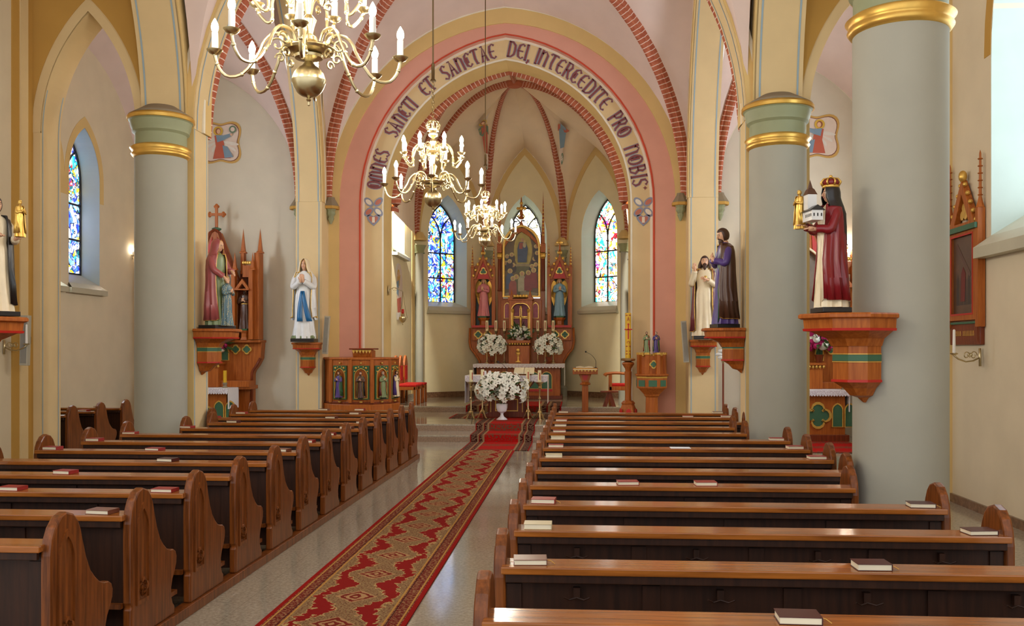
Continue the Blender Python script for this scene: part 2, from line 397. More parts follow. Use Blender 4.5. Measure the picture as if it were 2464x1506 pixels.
# ---- vault helpers
def loft(c0, c1, m=6):
    return [[a.lerp(b, j/m) for j in range(m+1)] for a, b in zip(c0, c1)]
def web(mb, c0, c1, m=6): mb.grid(loft(c0, c1, m))
def rib(curve, r=.1, drop=.05, n=8, seg=None):
    """brick roll moulding swept along a curve, hung below it"""
    mb = MB(); P = [Vector(p) for p in curve]
    Q = [P[0]]; N = 44
    L = [0]
    for i in range(1, len(P)): L.append(L[-1]+(P[i]-P[i-1]).length)
    pts = []
    for k in range(N+1):
        s = L[-1]*k/N; i = max(j for j in range(len(L)) if L[j] <= s+1e-9); i = min(i, len(P)-2)
        pts.append(P[i].lerp(P[i+1], (s-L[i])/(L[i+1]-L[i])))
    rows = []
    for k in range(N+1):
        t = (pts[min(k+1, N)]-pts[max(k-1, 0)]).normalized()
        side = t.cross(Vector((0, 0, 1))); side = side.normalized() if side.length > .05 else Vector((1, 0, 0))
        nn = side.cross(t).normalized()
        if nn.z > 0: nn = -nn
        prof = [(-1.0, -.8), (-1.0, .5), (-.75, .6), (-.6, 1.1), (-.2, 1.55), (.2, 1.55), (.6, 1.1), (.75, .6), (1.0, .5), (1.0, -.8)]
        rows.append([pts[k]+side*a*r+nn*(b*r) for a, b in prof])
    mb.grid(rows, uv=lambda a, c: (L[-1]*a/N, c/9)); return mb
def paintline(curve, side, wdt=.03, lift=None):
    mb = MB(); rows = []
    for i, p in enumerate(curve):
        rows.append([p+side*(-wdt/2)+(lift or Vector((0, 0, 0))), p+side*(wdt/2)+(lift or Vector((0, 0, 0)))])
    return mb.grid(rows)
def vault(name, x0, x1, y0, y1, zb, zx0, zx1, zy0, zy1, m, ribs=True, n=14):
    """cross vault: boss height zb, apex heights of the four wall arches"""
    B = Vector(((x0+x1)/2, (y0+y1)/2, zb)); cs = {}
    D = {(i, j): halfarc((X, Y, SP), B, n) for i, X in enumerate((x0, x1)) for j, Y in enumerate((y0, y1))}
    mb = MB()
    for j, Y, z in ((0, y0, zy0), (1, y1, zy1)):
        A = (B.x, Y, z)
        for i, X in enumerate((x0, x1)): web(mb, halfarc((X, Y, SP), A, n), D[(i, j)])
    for i, X, z in ((0, x0, zx0), (1, x1, zx1)):
        A = (X, B.y, z)
        for j, Y in enumerate((y0, y1)): web(mb, halfarc((X, Y, SP), A, n), D[(i, j)])
    o = S(name, mb, m, smooth=True)
    if ribs:
        for (i, j), c in D.items():
            if j == 0: c = [q+Vector(((-.14 if i == 0 else .14)*(1-k/n)**2, .1*(1-k/n), 0)) for k, q in enumerate(c)]
            rib(c).build('brick_rib', 'brick', o, smooth='auto')
    return o, D
# nave: the near bay, the crossing bay, the transept arms, the narrow aisles
vault('ceiling', XL-.02, XR+.02, 8.3, 12.9, 9.7, 9.4, 9.4, 9.4, 9.4, 'pinkv', ribs=False)
ov, DN = vault('ceiling_crossing', XL-.02, XR+.02, 13.4, 19.97, 9.6, 10.4, 10.4, 9.4, 9.17, 'pinkv')
vault('ceiling_left', -9.6, -6.0, 13.4, 19.97, 9.2, 7.8, 8.9, 7.9, 7.8, 'pinkv')
vault('ceiling_right', 2.9, 6.5, 13.4, 19.97, 9.2, 8.9, 7.8, 7.9, 7.8, 'pinkv')
S('ceiling_aisle', MB().box(-8, -6, 8.3, 12.9, 9.6, 9.7).box(3, 4.8, 8.3, 12.9, 9.6, 9.7), 'pinkv')
S('ceiling_west', MB().box(-8, 5, -1, 8.3, 9.6, 9.7), 'pinkv')
S('light_leak_cover', MB().box(-10.3, 7.2, 8.3, 20.7, 10.75, 10.85).box(-10.3, -10.15, 8.3, 20.7, 9, 10.75).box(7.05, 7.2, 8.3, 20.7, 9, 10.75).box(-10.3, 7.2, 20.6, 20.7, 8.9, 10.75), 'pinkv')  # added backing out of view, blocks sky light leaking through vault gaps
lift = Vector((0, -.02, 0))
# ---- pier slabs and arches of the arcade
def arcade(side):
    x0, x1 = (XR, XR+.84) if side > 0 else (XL-.84, XL)
    yc = 12.88 if side > 0 else 12.88
    mb = MB().box(x0, x1, yc, yc+.52, 0, SP+.1)
    p = mb.build('wall_pier', 'tan', struct=True)
    MB().box(x0-.004, x1+.004, yc-.006, yc, 0, SP+.1).build('edge_band', 'ochre', p)
    xi = x0 if side > 0 else x1
    for y in (yc+.03, yc+.47):
        MB().box(xi-.003, xi+.003, y-.012, y+.012, 0, SP+.3).build('painted_line', 'blueline', p)
    # arch toward the west (near bay), soffit rests on the round column
    xa, xb = (XR+.1, XR+.74) if side > 0 else (XL-.74, XL-.1)
    far = (XR, XR+.6) if side > 0 else (XL-.54, XL+.02)
    for (ya, yb, hwx, top, nm) in ((8.1, 12.86, 2.2, 4.05, 'wall_arcade_near'), (13.4, 19.45, 3.03, 5.3, 'wall_arcade_far')):
        cy = (ya+yb)/2; hw = (yb-ya)/2
        if nm.endswith('far'): xa, xb = far
        out = [(y, z) for y, z in pointed(hw+.02, top+.02, cy, SP+.05, 20)]
        loops = [(ya-.02, SP)]+[(yb+.02, SP)] if False else None
        inner = pointed(hw-.02, top, cy, SP, 20)
        outer = [(yb+.05, SP), (yb+.05, 10.7), (ya-.05, 10.7), (ya-.05, SP)]
        a = MB().prism(inner+outer, xa, xb, YZ).build(nm, 'tan', struct=True)
        for xx in (xa+.07, xb-.07):
            c = [Vector((xx, y, z)) for y, z in pointed(hw-.025, top-.005, cy, SP, 20)]
            paintline(c, Vector((1, 0, 0)), .025).build('painted_line', 'blueline', a)
        # ochre outer order on the nave face
        f = xa if side > 0 else xb
        d = (-.02, .02) if side > 0 else (-.02, .02)
        o1 = pointed(hw-.02, top, cy, SP, 20); o2 = pointed(hw+.2, top+.22, cy, SP, 20)
        MB().prism(o1+o2[::-1], f+d[0], f+d[1], YZ).build('outer_order', 'ochre', a)
        o3 = pointed(hw+.26, top+.28, cy, SP, 20)
        MB().prism(o2+o3[::-1], f+d[0], f+d[1], YZ).build('pale_line', 'white', a)
arcade(1); arcade(-1)
# transverse nave arch between the piers
t = MB().prism(ring2(3.85+.16, 4.42, 3.84, 4.22, AX-.02, SP, SP, 22), 12.88, 13.4, XZ).build('wall_nave_arch', 'tan', struct=True)
MB().prism(ring2(4.0, 4.40, 3.86, 4.25, AX-.02, SP, SP, 22), 12.865, 12.9, XZ).build('outer_order', 'ochre', t)
MB().prism(ring2(4.06, 4.47, 4.0, 4.41, AX-.02, SP, SP, 22), 12.86, 12.92, XZ).build('pale_line', 'white', t)
for y in (12.97, 13.32):
    paintline([Vector((x, y, z)) for x, z in pointed(3.835, 4.215, AX-.02, SP, 22)], Vector((0, 1, 0)), .025).build('painted_line', 'blueline', t)
# transverse arches across the narrow aisles
for s in (-1, 1):
    x0, x1 = (-7.67, -6.26) if s < 0 else (XR+.84, 4.5)
    c = (x0+x1)/2; h = (x1-x0)/2
    wl, wr = (-7.8, -6.1) if s < 0 else (3.0, 4.7)
    inner = pointed(h, 1.7, c, SP, 16)
    a = MB().prism([(wl, 0), (wl, 9.6), (wr, 9.6), (wr, SP+.2), (x1, SP+.2) , (x1, SP)][:5]+[(x1, SP)]+inner[::-1][1:]+[(x0, 0)] if s < 0 else
                   [(wr, 0), (wr, 9.6), (wl, 9.6), (wl, SP+.2), (x0, SP+.2), (x0, SP)]+inner[1:]+[(x1, 0)], 12.88, 13.4, XZ).build('wall_aisle_arch', 'tan', struct=True)
    MB().prism(ring2(h+.13, 1.9, h, 1.7, c, 0, SP, 16) if False else ring2(h+.12, 1.87, h, 1.7, c, SP-.02, SP, 16), 12.874, 12.9, XZ).build('outer_order', 'tan', a)
    o = pointed(h+.13, 1.9, c, SP, 16)
    poly = [(wl, 9.5), (wl, SP)] + [(p[0], p[1]) for p in o if wl <= p[0] <= wr] + [(wr, SP), (wr, 9.5)]
    MB().prism(poly, 12.872, 12.9, XZ).build('spandrel', 'ochre2', a)
    for y in (12.93, 13.34):
        paintline([Vector((x, y, z)) for x, z in [(x0+.003 if s < 0 else x0, SP if s > 0 else 0)]+pointed(h-.004, 1.745, c, SP, 16)], Vector((0, 1, 0)), .022).build('painted_line', 'blueline', a)
# near side walls of the narrow aisles
wl_ = MB().box(-8.1, -7.8, 4, 12.9, 0, 9.6).build('wall_left', 'cream', struct=True)
MB().box(-7.8, -7.78, 12.39, 12.55, 0, 9.6).build('pilaster', 'ochre2', wl_)
MB().box(-7.8, -7.76, 12.55, 12.73, 0, 9.6).build('pilaster', 'tan', wl_)
MB().box(-7.8, -7.78, 12.73, 12.88, 0, 9.6).build('pilaster', 'ochre2', wl_)
# right porch wall with its tall window (wall plane x = 4.5)
wy0, wy1, wz0, wz1 = 8.0, 10.55, 3.05, 6.6
cyw = (wy0+wy1)/2
wr_ = MB().prism([[(3, 0), (13, 0), (13, 9.6), (3, 9.6)], lancet(cyw, wz0, (wy1-wy0)/2, 5.0, 2.4)], 4.5, 5.2, YZ).build('wall_right', 'cream', struct=True)
hw_ = (wy1-wy0)/2
MB().prism(lancet(cyw, 5.05, hw_+.16, 5.05, 2.6)+lancet(cyw, 5.05, hw_+.005, 5.05, 2.42)[::-1], 4.494, 4.5, YZ).build('painted_band', 'ochre2', wr_)
MB().box(4.42, 4.5, 11.6, 11.78, 0, 9.4).build('pilaster', 'ochre', wr_)
MB().prism([(wy0-.1, wz0-.22), (wy1+.12, wz0-.22), (wy1+.12, wz0-.1), (wy0-.1, wz0-.1)], 4.36, 4.5, YZ).build('sill_ledge', 'sill', wr_)
sl = MB(); b = sl.add([(4.36, wy0-.1, wz0-.1), (4.36, wy1+.12, wz0-.1), (4.5, wy0, wz0+.02), (4.5, wy1, wz0+.02), (4.95, wy0, wz0+.3), (4.95, wy1, wz0+.3), (4.5, wy0-.1, wz0-.1), (4.5, wy1+.12, wz0-.1)])
sl.face([b, b+1, b+3, b+2]); sl.face([b+2, b+3, b+5, b+4]); sl.face([b+1, b+7, b+3]); sl.face([b, b+6, b+2]); sl.build('sill_slope', 'sill', wr_)
jl = MB(); 
for y in (wy0, wy1): jl.box(4.503, 5.1, y-.004 if y == wy1 else y, y if y == wy1 else y+.004, wz0, 5.0)
jl.build('reveal', 'reveal', wr_)
arch = [(y, z) for y, z in pointed(hw_-.004, 2.396, cyw, 5.0, 10)]
MB().grid([[(4.503, y, z) for y, z in arch], [(5.1, y, z) for y, z in arch]]).build('reveal_arch', 'reveal', wr_)
win = MB().prism(lancet(cyw, wz0+.3, hw_-.2, 5.0, 2.1), 5.1, 5.12, YZ).build('window_5', 'gl_dayaisle', struct=True)
sk = [(5.5, 0), (5.5, .12)]
S('baseboard_right', MB().box(4.47, 4.5, 3, 11.6, 0, .1).box(4.39, 4.42, 11.6, 11.8, 0, .1), 'marble')
# transept walls
def transept(s):
    xw = -9.6 if s < 0 else 6.5
    ws = [(15.35, 16.75), (17.05, 18.2)] if s < 0 else [(15.8, 17.6)]
    d0, d1 = (xw-.55, xw) if s < 0 else (xw, xw+.55)
    z0, zs, rr = 3.1, 5.15, 1.0
    holes = [lancet((a+b)/2, z0, (b-a)/2, zs, rr) for a, b in ws]
    n = 'left' if s < 0 else 'right'
    wl = MB().prism([[(12.9, 0), (20.3, 0), (20.3, 9.3), (12.9, 9.3)]]+holes, d0, d1, YZ).build('wall_transept_'+n, 'cream', struct=True)
    for k, (a, b) in enumerate(ws):
        c, h = (a+b)/2, (b-a)/2; xi = xw+.003*(-s)*-1
        f0, f1 = (xw, xw+.006) if s < 0 else (xw-.006, xw)
        MB().prism(lancet(c, 4.75, h+.15, zs, rr+.22)+lancet(c, 4.75, h+.004, zs, rr+.004)[::-1], f0, f1, YZ).build('painted_band', 'ochre', wl)
        for y in (a, b):
            yy = (y, y+.004) if y == a else (y-.004, y)
            MB().box(d0+.15, d1-.001, *yy, z0, zs).build('reveal', 'reveal', wl)
        MB().grid([[(x, y, z) for y, z in pointed(h-.004, rr-.004, c, zs, 10)] for x in (d0+.15, d1-.001)]).build('reveal_arch', 'reveal', wl)
        fx0, fx1 = (xw-.02, xw+.12) if s < 0 else (xw-.12, xw+.02)
        MB().prism([(a-.1, z0-.2), (b+.1, z0-.2), (b+.1, z0-.1), (a-.1, z0-.1)], fx0, fx1, YZ).build('sill_ledge', 'sill', wl)
        q = MB(); x0 = xw+.12*(-s); x1 = xw+.4*s
        bb = q.add([(x0, a-.1, z0-.1), (x0, b+.1, z0-.1), (xw, b, z0), (xw, a, z0), (x1, b, z0+.22), (x1, a, z0+.22)])
        q.face([bb, bb+1, bb+2, bb+3]); q.face([bb+3, bb+2, bb+4, bb+5]); q.build('sill_slope', 'sill', wl)
        gx = xw+.42*s
        g = MB().prism(lancet(c, z0+.2, h, zs, rr), gx, gx+.02*s, YZ).build('window_%d' % (3+k if s < 0 else 6), ('gl_blue' if k else 'gl_day') if s < 0 else 'gl_day', struct=True)
        if s < 0 and k: bars(g, c, h, z0+.2, zs, rr, lambda a_, b_, c_: (gx-.01*s-c_*s, a_, b_))
    return wl
def bars(g, c, h, z0, zs, rr, fr):
    m = MB(); T = zs+rr-z0
    o = lancet(c, z0, h, zs, rr); i = lancet(c, z0+.04, h-.035, zs, rr-.05)
    m.prism([o, i], 0, .03, fr)
    m.prism([(c-.018, z0), (c+.018, z0), (c+.018, zs+rr*.15), (c-.018, zs+rr*.15)], 0, .03, fr)
    for k in (1, 2):
        z = z0+(zs-z0)*(.36*k+.02*k); m.prism([(c-h, z-.018), (c+h, z-.018), (c+h, z+.018), (c-h, z+.018)], 0, .028, fr)
    l = [(p.x, p.z) for p in halfarc((c, 0, zs+rr*.02), (c+h*.62, 0, zs+rr*.62), 8)]
    for sg in (1, -1):
        q = [(c+sg*(x-c), z) for x, z in l]; q2 = [(x+sg*.03, z-.012) for x, z in q]
        m.prism(q+q2[::-1], 0, .028, fr)
    m.build('glazing_bars', 'iron', g)
transept(-1); transept(1)
S('wall_transept_west', MB().box(-9.6, -7.8, 12.88, 13.0, 0, 9.3).box(4.7, 6.5, 12.88, 13.0, 0, 9.3), 'cream')
# east end walls of the transept arms
for s, n in ((-1, 'left'), (1, 'right')):
    x0, x1 = (-9.6, -5.95) if s < 0 else (2.9, 6.5); c = (x0+x1)/2
    e = MB().prism([(x0-.3, 0), (x0-.3, SP)]+pointed((x1-x0)/2+.02, 2.95, c, SP, 16)+[(x1+.3, SP), (x1+.3, 0)], 20, 20.3, XZ).build('wall_east_'+n, 'grey', struct=True)
    MB().prism(pointed((x1-x0)/2+.02, 2.9, c, SP, 16)+pointed((x1-x0)/2-.02, 2.86, c, SP, 16)[::-1], 19.985, 20, XZ).build('pale_line', 'white', e)
    # responds under the east end of the arcade
    xa, xb = (XL+.02-.56, XL+.02) if s < 0 else (XR-.0, XR+.6)
    p = MB().box(xa, xb, 19.45, 20, 0, 10.6).build('wall_respond', 'tan', struct=True)
    for x in (xa+.05, xb-.06): MB().box(x-.01, x+.01, 19.446, 19.45, 0, SP+.15).build('painted_line', 'blueline', p)
    if s < 0:
        MB().box(-9.6, -9.35, 19.7, 20, 0, SP+.1).build('corner_pilaster', 'ochre', p)
# corbels under the brick ribs
def corbel(x, y):
    o = thing('rib_corbel', None, None, (x, y, SP))
    MB().lathe([(.02, -.42), (.07, -.3), (.06, -.26), (.1, -.2), (.09, -.14), (.12, -.1)], n=8, sides_phase=pi/8).build('stepped_foot', 'capgreen', o)
    MB().lathe([(.19, -.1), (.19, -.04)], n=8, sides_phase=pi/8).build('gilt_band', 'ochre2', o)
    MB().lathe([(.19, -.04), (.09, .12), (.08, .16)], n=8, sides_phase=pi/8).build('cap', 'conegrey', o)
    o['kind'] = 'structure'; o.name = 'trim_corbel'; return o
corbel(XL+.1, 19.88)
corbel(XR-.12, 19.88)
corbel(-6.03, 19.88)
corbel(2.98, 19.88)
# ---- chancel arch wall
zf = 0
A = [(3.86, 4.2), (3.62, 3.88), (3.15, 3.63), (2.68, 3.14)]
S('wall_chancel_arch', MB().prism(ring2(*A[0], *A[1], AX, 0, SP), 19.99, 20.6, XZ), 'ochre')
S('trim_10', MB().prism(ring2(3.9, 4.26, *A[0], AX, 0, SP), 19.97, 20.3, XZ), 'white')
pk = S('wall_chancel_order', MB().prism(ring2(*A[1], *A[2], AX, 0, SP), 20.03, 20.6, XZ), 'rose')
MB().prism(ring2(3.185, 3.66, 3.15, 3.63, AX, 0, SP), 20.02, 20.03, XZ).build('red_line', 'red', pk)
tx = S('wall_chancel_text_band', MB().prism(ring2(*A[2], *A[3], AX, 0, SP), 20.2, 21.0, XZ), 'tan')
MB().prism(ring2(3.15, 3.63, 3.10, 3.58, AX, 0, SP), 20.19, 20.2, XZ).build('pale_line', 'white', tx)
MB().prism(ring2(2.72, 3.18, 2.68, 3.14, AX, 0, SP), 20.19, 20.2, XZ).build('pale_line', 'white', tx)
pth = [(AX-2.677, 0)]+pointed(2.677, 3.135, AX, SP, 18)+[(AX+2.677, 0)]
MB().grid([[(x, 20.205, z) for x, z in pth], [(x, 20.99, z) for x, z in pth]]).build('soffit', 'ochre', tx)
# wall closing above the arch
S('wall_above_arch', MB().prism(pointed(4.2, 4.6, AX, SP, 18)+pointed(3.8, 4.15, AX, SP, 18)[::-1], 20.05, 20.6, XZ), 'pinkv')
# ---- chancel: side walls, apse, vault
CX = 3.05; AXC = -1.6; SPC = 5.1
V = [(AXC-CX, 21.0), (AXC-CX, 26.6), (AXC-1.2, 28.3), (AXC+1.2, 28.3), (AXC+CX, 26.6), (AXC+CX, 21.0)]
Bs = Vector((AXC, 23.6, 8.62))
def facet(p, q, wallz, win=None, name='wall_apse', glass=None, k=1):
    p, q = Vector(p), Vector(q); d = (q-p); L = d.length; d /= L; nrm = Vector((-d.y, d.x))   # outward (left chain order)
    fr = lambda a, b, c: (p.x+d.x*a+nrm.x*c, p.y+d.y*a+nrm.y*c, b)
    loops = [[(0, 0), (L, 0)]+[(L, SPC)]+pointed(L/2, wallz-SPC, L/2, SPC, 12)[::-1][1:-1]+[(0, SPC)]]
    if win:
        c, hw, z0, zs, rr = win; ho, ro = hw+.17, rr+.22
        loops.append(lancet(c, z0-.15, ho, zs, ro))
    w_ = MB().prism(loops, 0, .05, fr).build(name, 'creamlight', struct=True)
    # ochre band under the wall arch
    o1 = pointed(L/2-.01, wallz-SPC-.01, L/2, SPC, 14); o2 = pointed(L/2-.17, wallz-SPC-.24, L/2, SPC, 14)
    MB().prism([(x, z) for x, z in o1]+o2[::-1], -.012, 0, fr).build('painted_band', 'ochre', w_)
    if win:
        o = lancet(c, z0-.15, ho, zs, ro, 10); i = lancet(c, z0, hw, zs, rr, 10)
        MB().grid([[fr(x, z, 0) for x, z in o], [fr(x, z, .42) for x, z in i]]).build('splayed_reveal', 'reveal', w_)
        q2 = MB(); b = q2.add([fr(c-ho-.06, z0-.32, -.12), fr(c+ho+.06, z0-.32, -.12), fr(c+ho+.06, z0-.24, -.12), fr(c-ho-.06, z0-.24, -.12),
             fr(c-hw, z0+.04, .4), fr(c+hw, z0+.04, .4), fr(c-ho, z0-.12, 0), fr(c+ho, z0-.12, 0), fr(c-ho-.06, z0-.34, 0), fr(c+ho+.06, z0-.34, 0)])
        for f in ((0, 1, 2, 3), (3, 2, 7, 6), (6, 7, 5, 4), (0, 1, 9, 8), (0, 3, 6, 8), (1, 2, 7, 9)): q2.face([b+i_ for i_ in f])
        q2.build('sill', 'sill', w_)
        g = MB().prism(i, .42, .44, fr).build('window_%d' % k, glass, struct=True)
        bars(g, c, hw, z0, zs, rr, lambda a, b_, c_: fr(a, b_, .41-c_))
    return w_, fr
L1 = sqrt(1.85**2+1.7**2)
facet(V[1], V[2], 7.75, (L1*.45, .52, 3.2, 5.15, 1.0), glass='gl_blue', k=1)
facet(V[2], V[3], 7.95, (1.2, .5, 3.2, 5.25, 1.03), glass='gl_yel', k=7)
facet(V[3], V[4], 7.75, (L1*.55, .52, 3.2, 5.2, 1.05), glass='gl_warm', k=2)
# straight side walls with an opening above a sill
for s in (-1, 1):
    x = AXC+s*CX; y0, y1 = 23.3, 24.9
    x0, x1 = (x-.5, x) if s < 0 else (x, x+.5)
    sw = MB().prism([[(20.9, 0), (26.6, 0), (26.6, 8.6), (20.9, 8.3)], lancet((y0+y1)/2, 4.35, .8, 5.7, 1.0)], x0, x1, YZ).build('wall_chancel_'+('left' if s < 0 else 'right'), 'creamlight', struct=True)
    f0, f1 = (x, x+.012) if s < 0 else (x-.012, x)
    MB().box(f0, f1 if s < 0 else f1, 26.0, 26.42, .42, 8).build('ochre_pilaster', 'ochre', sw)
    MB().box(*((x-.02, x+.14) if s < 0 else (x-.14, x+.02)), y0-.1, y1+.12, 4.2, 4.28).build('sill_ledge', 'sill', sw)
    q = MB(); xo, xi_ = x-.14*s, x+.4*s
    b = q.add([(xo, y0-.1, 4.28), (xo, y1+.12, 4.28), (x, y1, 4.4), (x, y0, 4.4), (xi_, y1, 4.55), (xi_, y0, 4.55)])
    q.face([b, b+1, b+2, b+3]); q.face([b+3, b+2, b+4, b+5]); q.build('sill_slope', 'sill', sw)
    for yy in ((y0, y0+.004), (y1-.004, y1)): MB().box(*((x-.45, x-.002) if s < 0 else (x+.002, x+.45)), *yy, 4.35, 5.7).build('reveal', 'reveal', sw)
    MB().prism(lancet((y0+y1)/2, 4.35, .8, 5.7, 1.0), x+.46*s, x+.48*s, YZ).build('window_%d' % (8 if s < 0 else 9), 'gl_daychancel', struct=True)
S('wall_chancel_return', MB().box(AXC-CX-.3, AX-2.68, 20.98, 21.1, 0, 9).box(AX+2.68, AXC+CX+.3, 20.98, 21.1, 0, 9), 'creamlight')
rc = [halfarc((x, y, SPC+.02), Bs, 16) for x, y in V[1:5]]
fa = [halfarc((AX-2.64, 21.12, SP), (AX, 21.12, 8.2), 16), halfarc((AX+2.64, 21.12, SP), (AX, 21.12, 8.2), 16)]
cv = MB(); cells = []
for k in range(3):
    a, b = V[1+k], V[2+k]; mz = (7.75, 7.95, 7.75)[k]; Mi = ((a[0]+b[0])/2, (a[1]+b[1])/2, mz)
    for P, rr_ in ((a, rc[k]), (b, rc[k+1])):
        wa = halfarc((P[0], P[1], SPC), Mi, 16); web(cv, wa, rr_); cells.append((wa, rr_))
for f, r_ in ((fa[0], rc[0]), (fa[1], rc[3])): web(cv, f, r_)
# web
cvo = S('ceiling_chancel', cv, 'peach', smooth=True)
for c in rc+fa: rib(c, .1).build('brick_rib', 'brick', cvo, smooth='auto')
for f, r_ in ((fa[0], rc[0]), (fa[1], rc[3])):
    c = [r_[i].lerp(f[i], min(1, (i/11)**1.3)) for i in range(12)]; rib([p-Vector((0, 0, .03)) for p in c], .075).build('brick_rib', 'brick', cvo, smooth='auto')
rib([Vector((AXC, 21.15, 8.3)), Vector((AX, 21.9, 8.34)), Bs], .06).build('brick_rib', 'brick', cvo, smooth='auto')
MB().lathe([(.02, -.12), (.16, -.1), (.2, -.02), (.2, .1)], (AXC, 23.6, 8.56), 16).build('boss', 'brick', cvo)
# wall shafts in the apse angles
for i, (x, y) in enumerate(V[1:5]):
    dx, dy = ((.13, -.07), (.08, -.12), (-.08, -.12), (-.13, -.07))[i]
    o = thing('wall_shaft', 'slender grey green wall shaft with gilt cap, '+('at left end of apse', 'behind the high altar left side', 'right of the high altar pinnacles', 'right of the warm coloured window')[i], 'shaft', (x+dx, y+dy, .42))
    MB().lathe([(.17, 0), (.17, .25), (.11, .32), (.11, 4.25)], n=16).build('shaft', 'column', o, smooth='auto')
    MB().lathe([(.11, 4.25), (.16, 4.15), (.13, 4.2), (.15, 4.28), (.2, 4.38)], n=16).build('capital', 'capgreen', o, smooth='auto')
    MB().lathe([(.21, 4.52), (.21, 4.57), (.14, 4.68), (.09, 4.76)], n=16).build('abacus', 'ochre', o)
# skirting in the chancel
S('baseboard_chancel', MB().box(AXC-CX, AXC-CX+.04, 21, 26.6, .27, .58).box(AXC+CX-.04, AXC+CX, 21, 26.6, .27, .58), 'marble')
for i in (1, 2, 3):
    p, q = Vector(V[i]), Vector(V[i+1]); d = (q-p).normalized(); n_ = Vector((d.y, -d.x))
    m = MB(); m.prism([(0, .42), ((q-p).length, .42), ((q-p).length, .58), (0, .58)], 0, .04, lambda a, b, c: (p.x+d.x*a+n_.x*c, p.y+d.y*a+n_.y*c, b)); S('baseboard_apse', m, 'marble')
# ---- round columns
def column(x, y, r, label):
    o = thing('column', label, 'column', (x, y, 0))
    MB().lathe([(r+.08, 0), (r+.08, .25), (r+.02, .34), (r, .36), (r, 4.45)], n=48).build('shaft', 'column', o, smooth='auto')
    MB().lathe([(r, 4.44), (r+.025, 4.46), (r+.045, 4.49), (r+.025, 4.51), (r+.03, 4.53), (r+.06, 4.57), (r+.02, 4.6), (r-.01, 4.61)], n=48).build('gilt_ring', 'gold', o, smooth=True)
    MB().lathe([(r-.005, 4.58), (r-.005, 4.76), (r+.03, 4.79), (r+.03, 4.82), (r+.045, 4.85), (r+.06, 4.93), (r+.085, 4.95)], n=48).build('capital', 'capgreen', o, smooth='auto')
    MB().lathe([(r+.085, 4.945), (r+.1, 4.95), (r+.1, 4.99), (r+.075, 5.02)], n=48).build('gilt_rim', 'gold', o, smooth='auto')
    MB().lathe([(r+.08, 5.02), (r-.02, 5.08), (.2, 5.16), (.001, 5.2)], n=48).build('weathering', 'conegrey', o, smooth=True)
    return o
column(2.62, 12.5, .365, 'thick round grey column with gilt capital, further one on the right')
column(2.68, 8.0, .375, 'thick round grey column nearest the camera, at the right edge of pews')
column(-5.72, 12.5, .345, 'thick round grey column with gilt capital on the left')
MB
# column whose console carries the black and white habited statue (mostly beyond the frame)
column(-5.82, 8.05, .37, 'round grey column at far left carrying the statue with the gilded child')
# painted inscription on the text band: OMNES SANCTI ET SANCTAE DEI, INTERCEDITE PRO NOBIS
GL = {   # uncial letters as strokes in a 1-high box: (width, [polylines])
 'O': (.78, [[(.39+.33*cos(a), .5+.45*sin(a)) for a in [2*pi*k/14 for k in range(15)]], [(.3, .2), (.3, .8)]]),
 'M': (1.0, [[(.08, 0), (.12, .8), (.3, .97), (.45, .8), (.45, 0)], [(.45, .8), (.65, .97), (.82, .8), (.88, .2), (.98, 0)]]),
 'N': (.78, [[(.12, 0), (.12, 1)], [(.12, .75), (.4, .95), (.62, .75), (.62, 0), (.72, .02)]]),
 'E': (.7, [[(.64, .85), (.45, .97), (.2, .85), (.1, .5), (.2, .15), (.45, .03), (.66, .15)], [(.12, .5), (.58, .5)]]),
 'S': (.62, [[(.56, .82), (.36, .98), (.12, .84), (.14, .6), (.46, .42), (.54, .2), (.34, .02), (.06, .16)]]),
 'A': (.8, [[(.02, .02), (.16, .02), (.4, 1), (.64, .02), (.78, .02)], [(.2, .38), (.6, .38)], [(.2, 1), (.45, 1)]]),
 'C': (.68, [[(.62, .8), (.4, .97), (.16, .82), (.09, .5), (.16, .16), (.4, .03), (.64, .18)], [(.3, .3), (.3, .7)]]),
 'T': (.7, [[(.02, .86), (.1, .97), (.66, .97), (.68, .88)], [(.36, .95), (.3, .4), (.38, .05), (.56, .06)]]),
 'I': (.3, [[(.15, 0), (.15, 1)], [(.03, 1), (.27, 1)], [(.03, 0), (.27, 0)]]),
 'D': (.78, [[(.14, 0), (.14, 1)], [(.03, 1), (.4, .97), (.64, .78), (.68, .5), (.62, .2), (.38, .03), (.03, 0)]]),
 'R': (.74, [[(.14, 0), (.14, 1)], [(.03, 1), (.44, .98), (.56, .78), (.44, .55), (.14, .5)], [(.36, .5), (.56, .08), (.72, .02)]]),
 'P': (.66, [[(.14, 0), (.14, 1)], [(.03, 1), (.44, .98), (.58, .76), (.44, .5), (.14, .46)], [(.03, 0), (.25, 0)]]),
 'B': (.72, [[(.14, 0), (.14, 1)], [(.03, 1), (.42, .98), (.52, .78), (.4, .54), (.14, .52)], [(.4, .54), (.62, .3), (.44, .03), (.03, 0)]]),
 ',': (.25, [[(.12, .1), (.16, 0), (.06, -.18)]])}
bandc = [Vector((x, z)) for x, z in [(AX-2.915, SP-2)]+pointed(2.915, 3.39, AX, SP, 40)+[(AX+2.915, SP-2)]]
bl = [0]
for i in range(1, len(bandc)): bl.append(bl[-1]+(bandc[i]-bandc[i-1]).length)
def band_at(s):
    i = min(max(j for j in range(len(bl)) if bl[j] <= s+1e-9), len(bandc)-2)
    d = (bandc[i+1]-bandc[i]).normalized(); return bandc[i]+d*(s-bl[i]), d
def band_s(u, v):
    p = W(u, v, 20.2); q = Vector((p.x, p.z)); best = (9e9, 0)
    for k in range(800):
        s = bl[-1]*k/800; d = (band_at(s)[0]-q).length
        if d < best[0]: best = (d, s)
    return best[1]
LH = .34
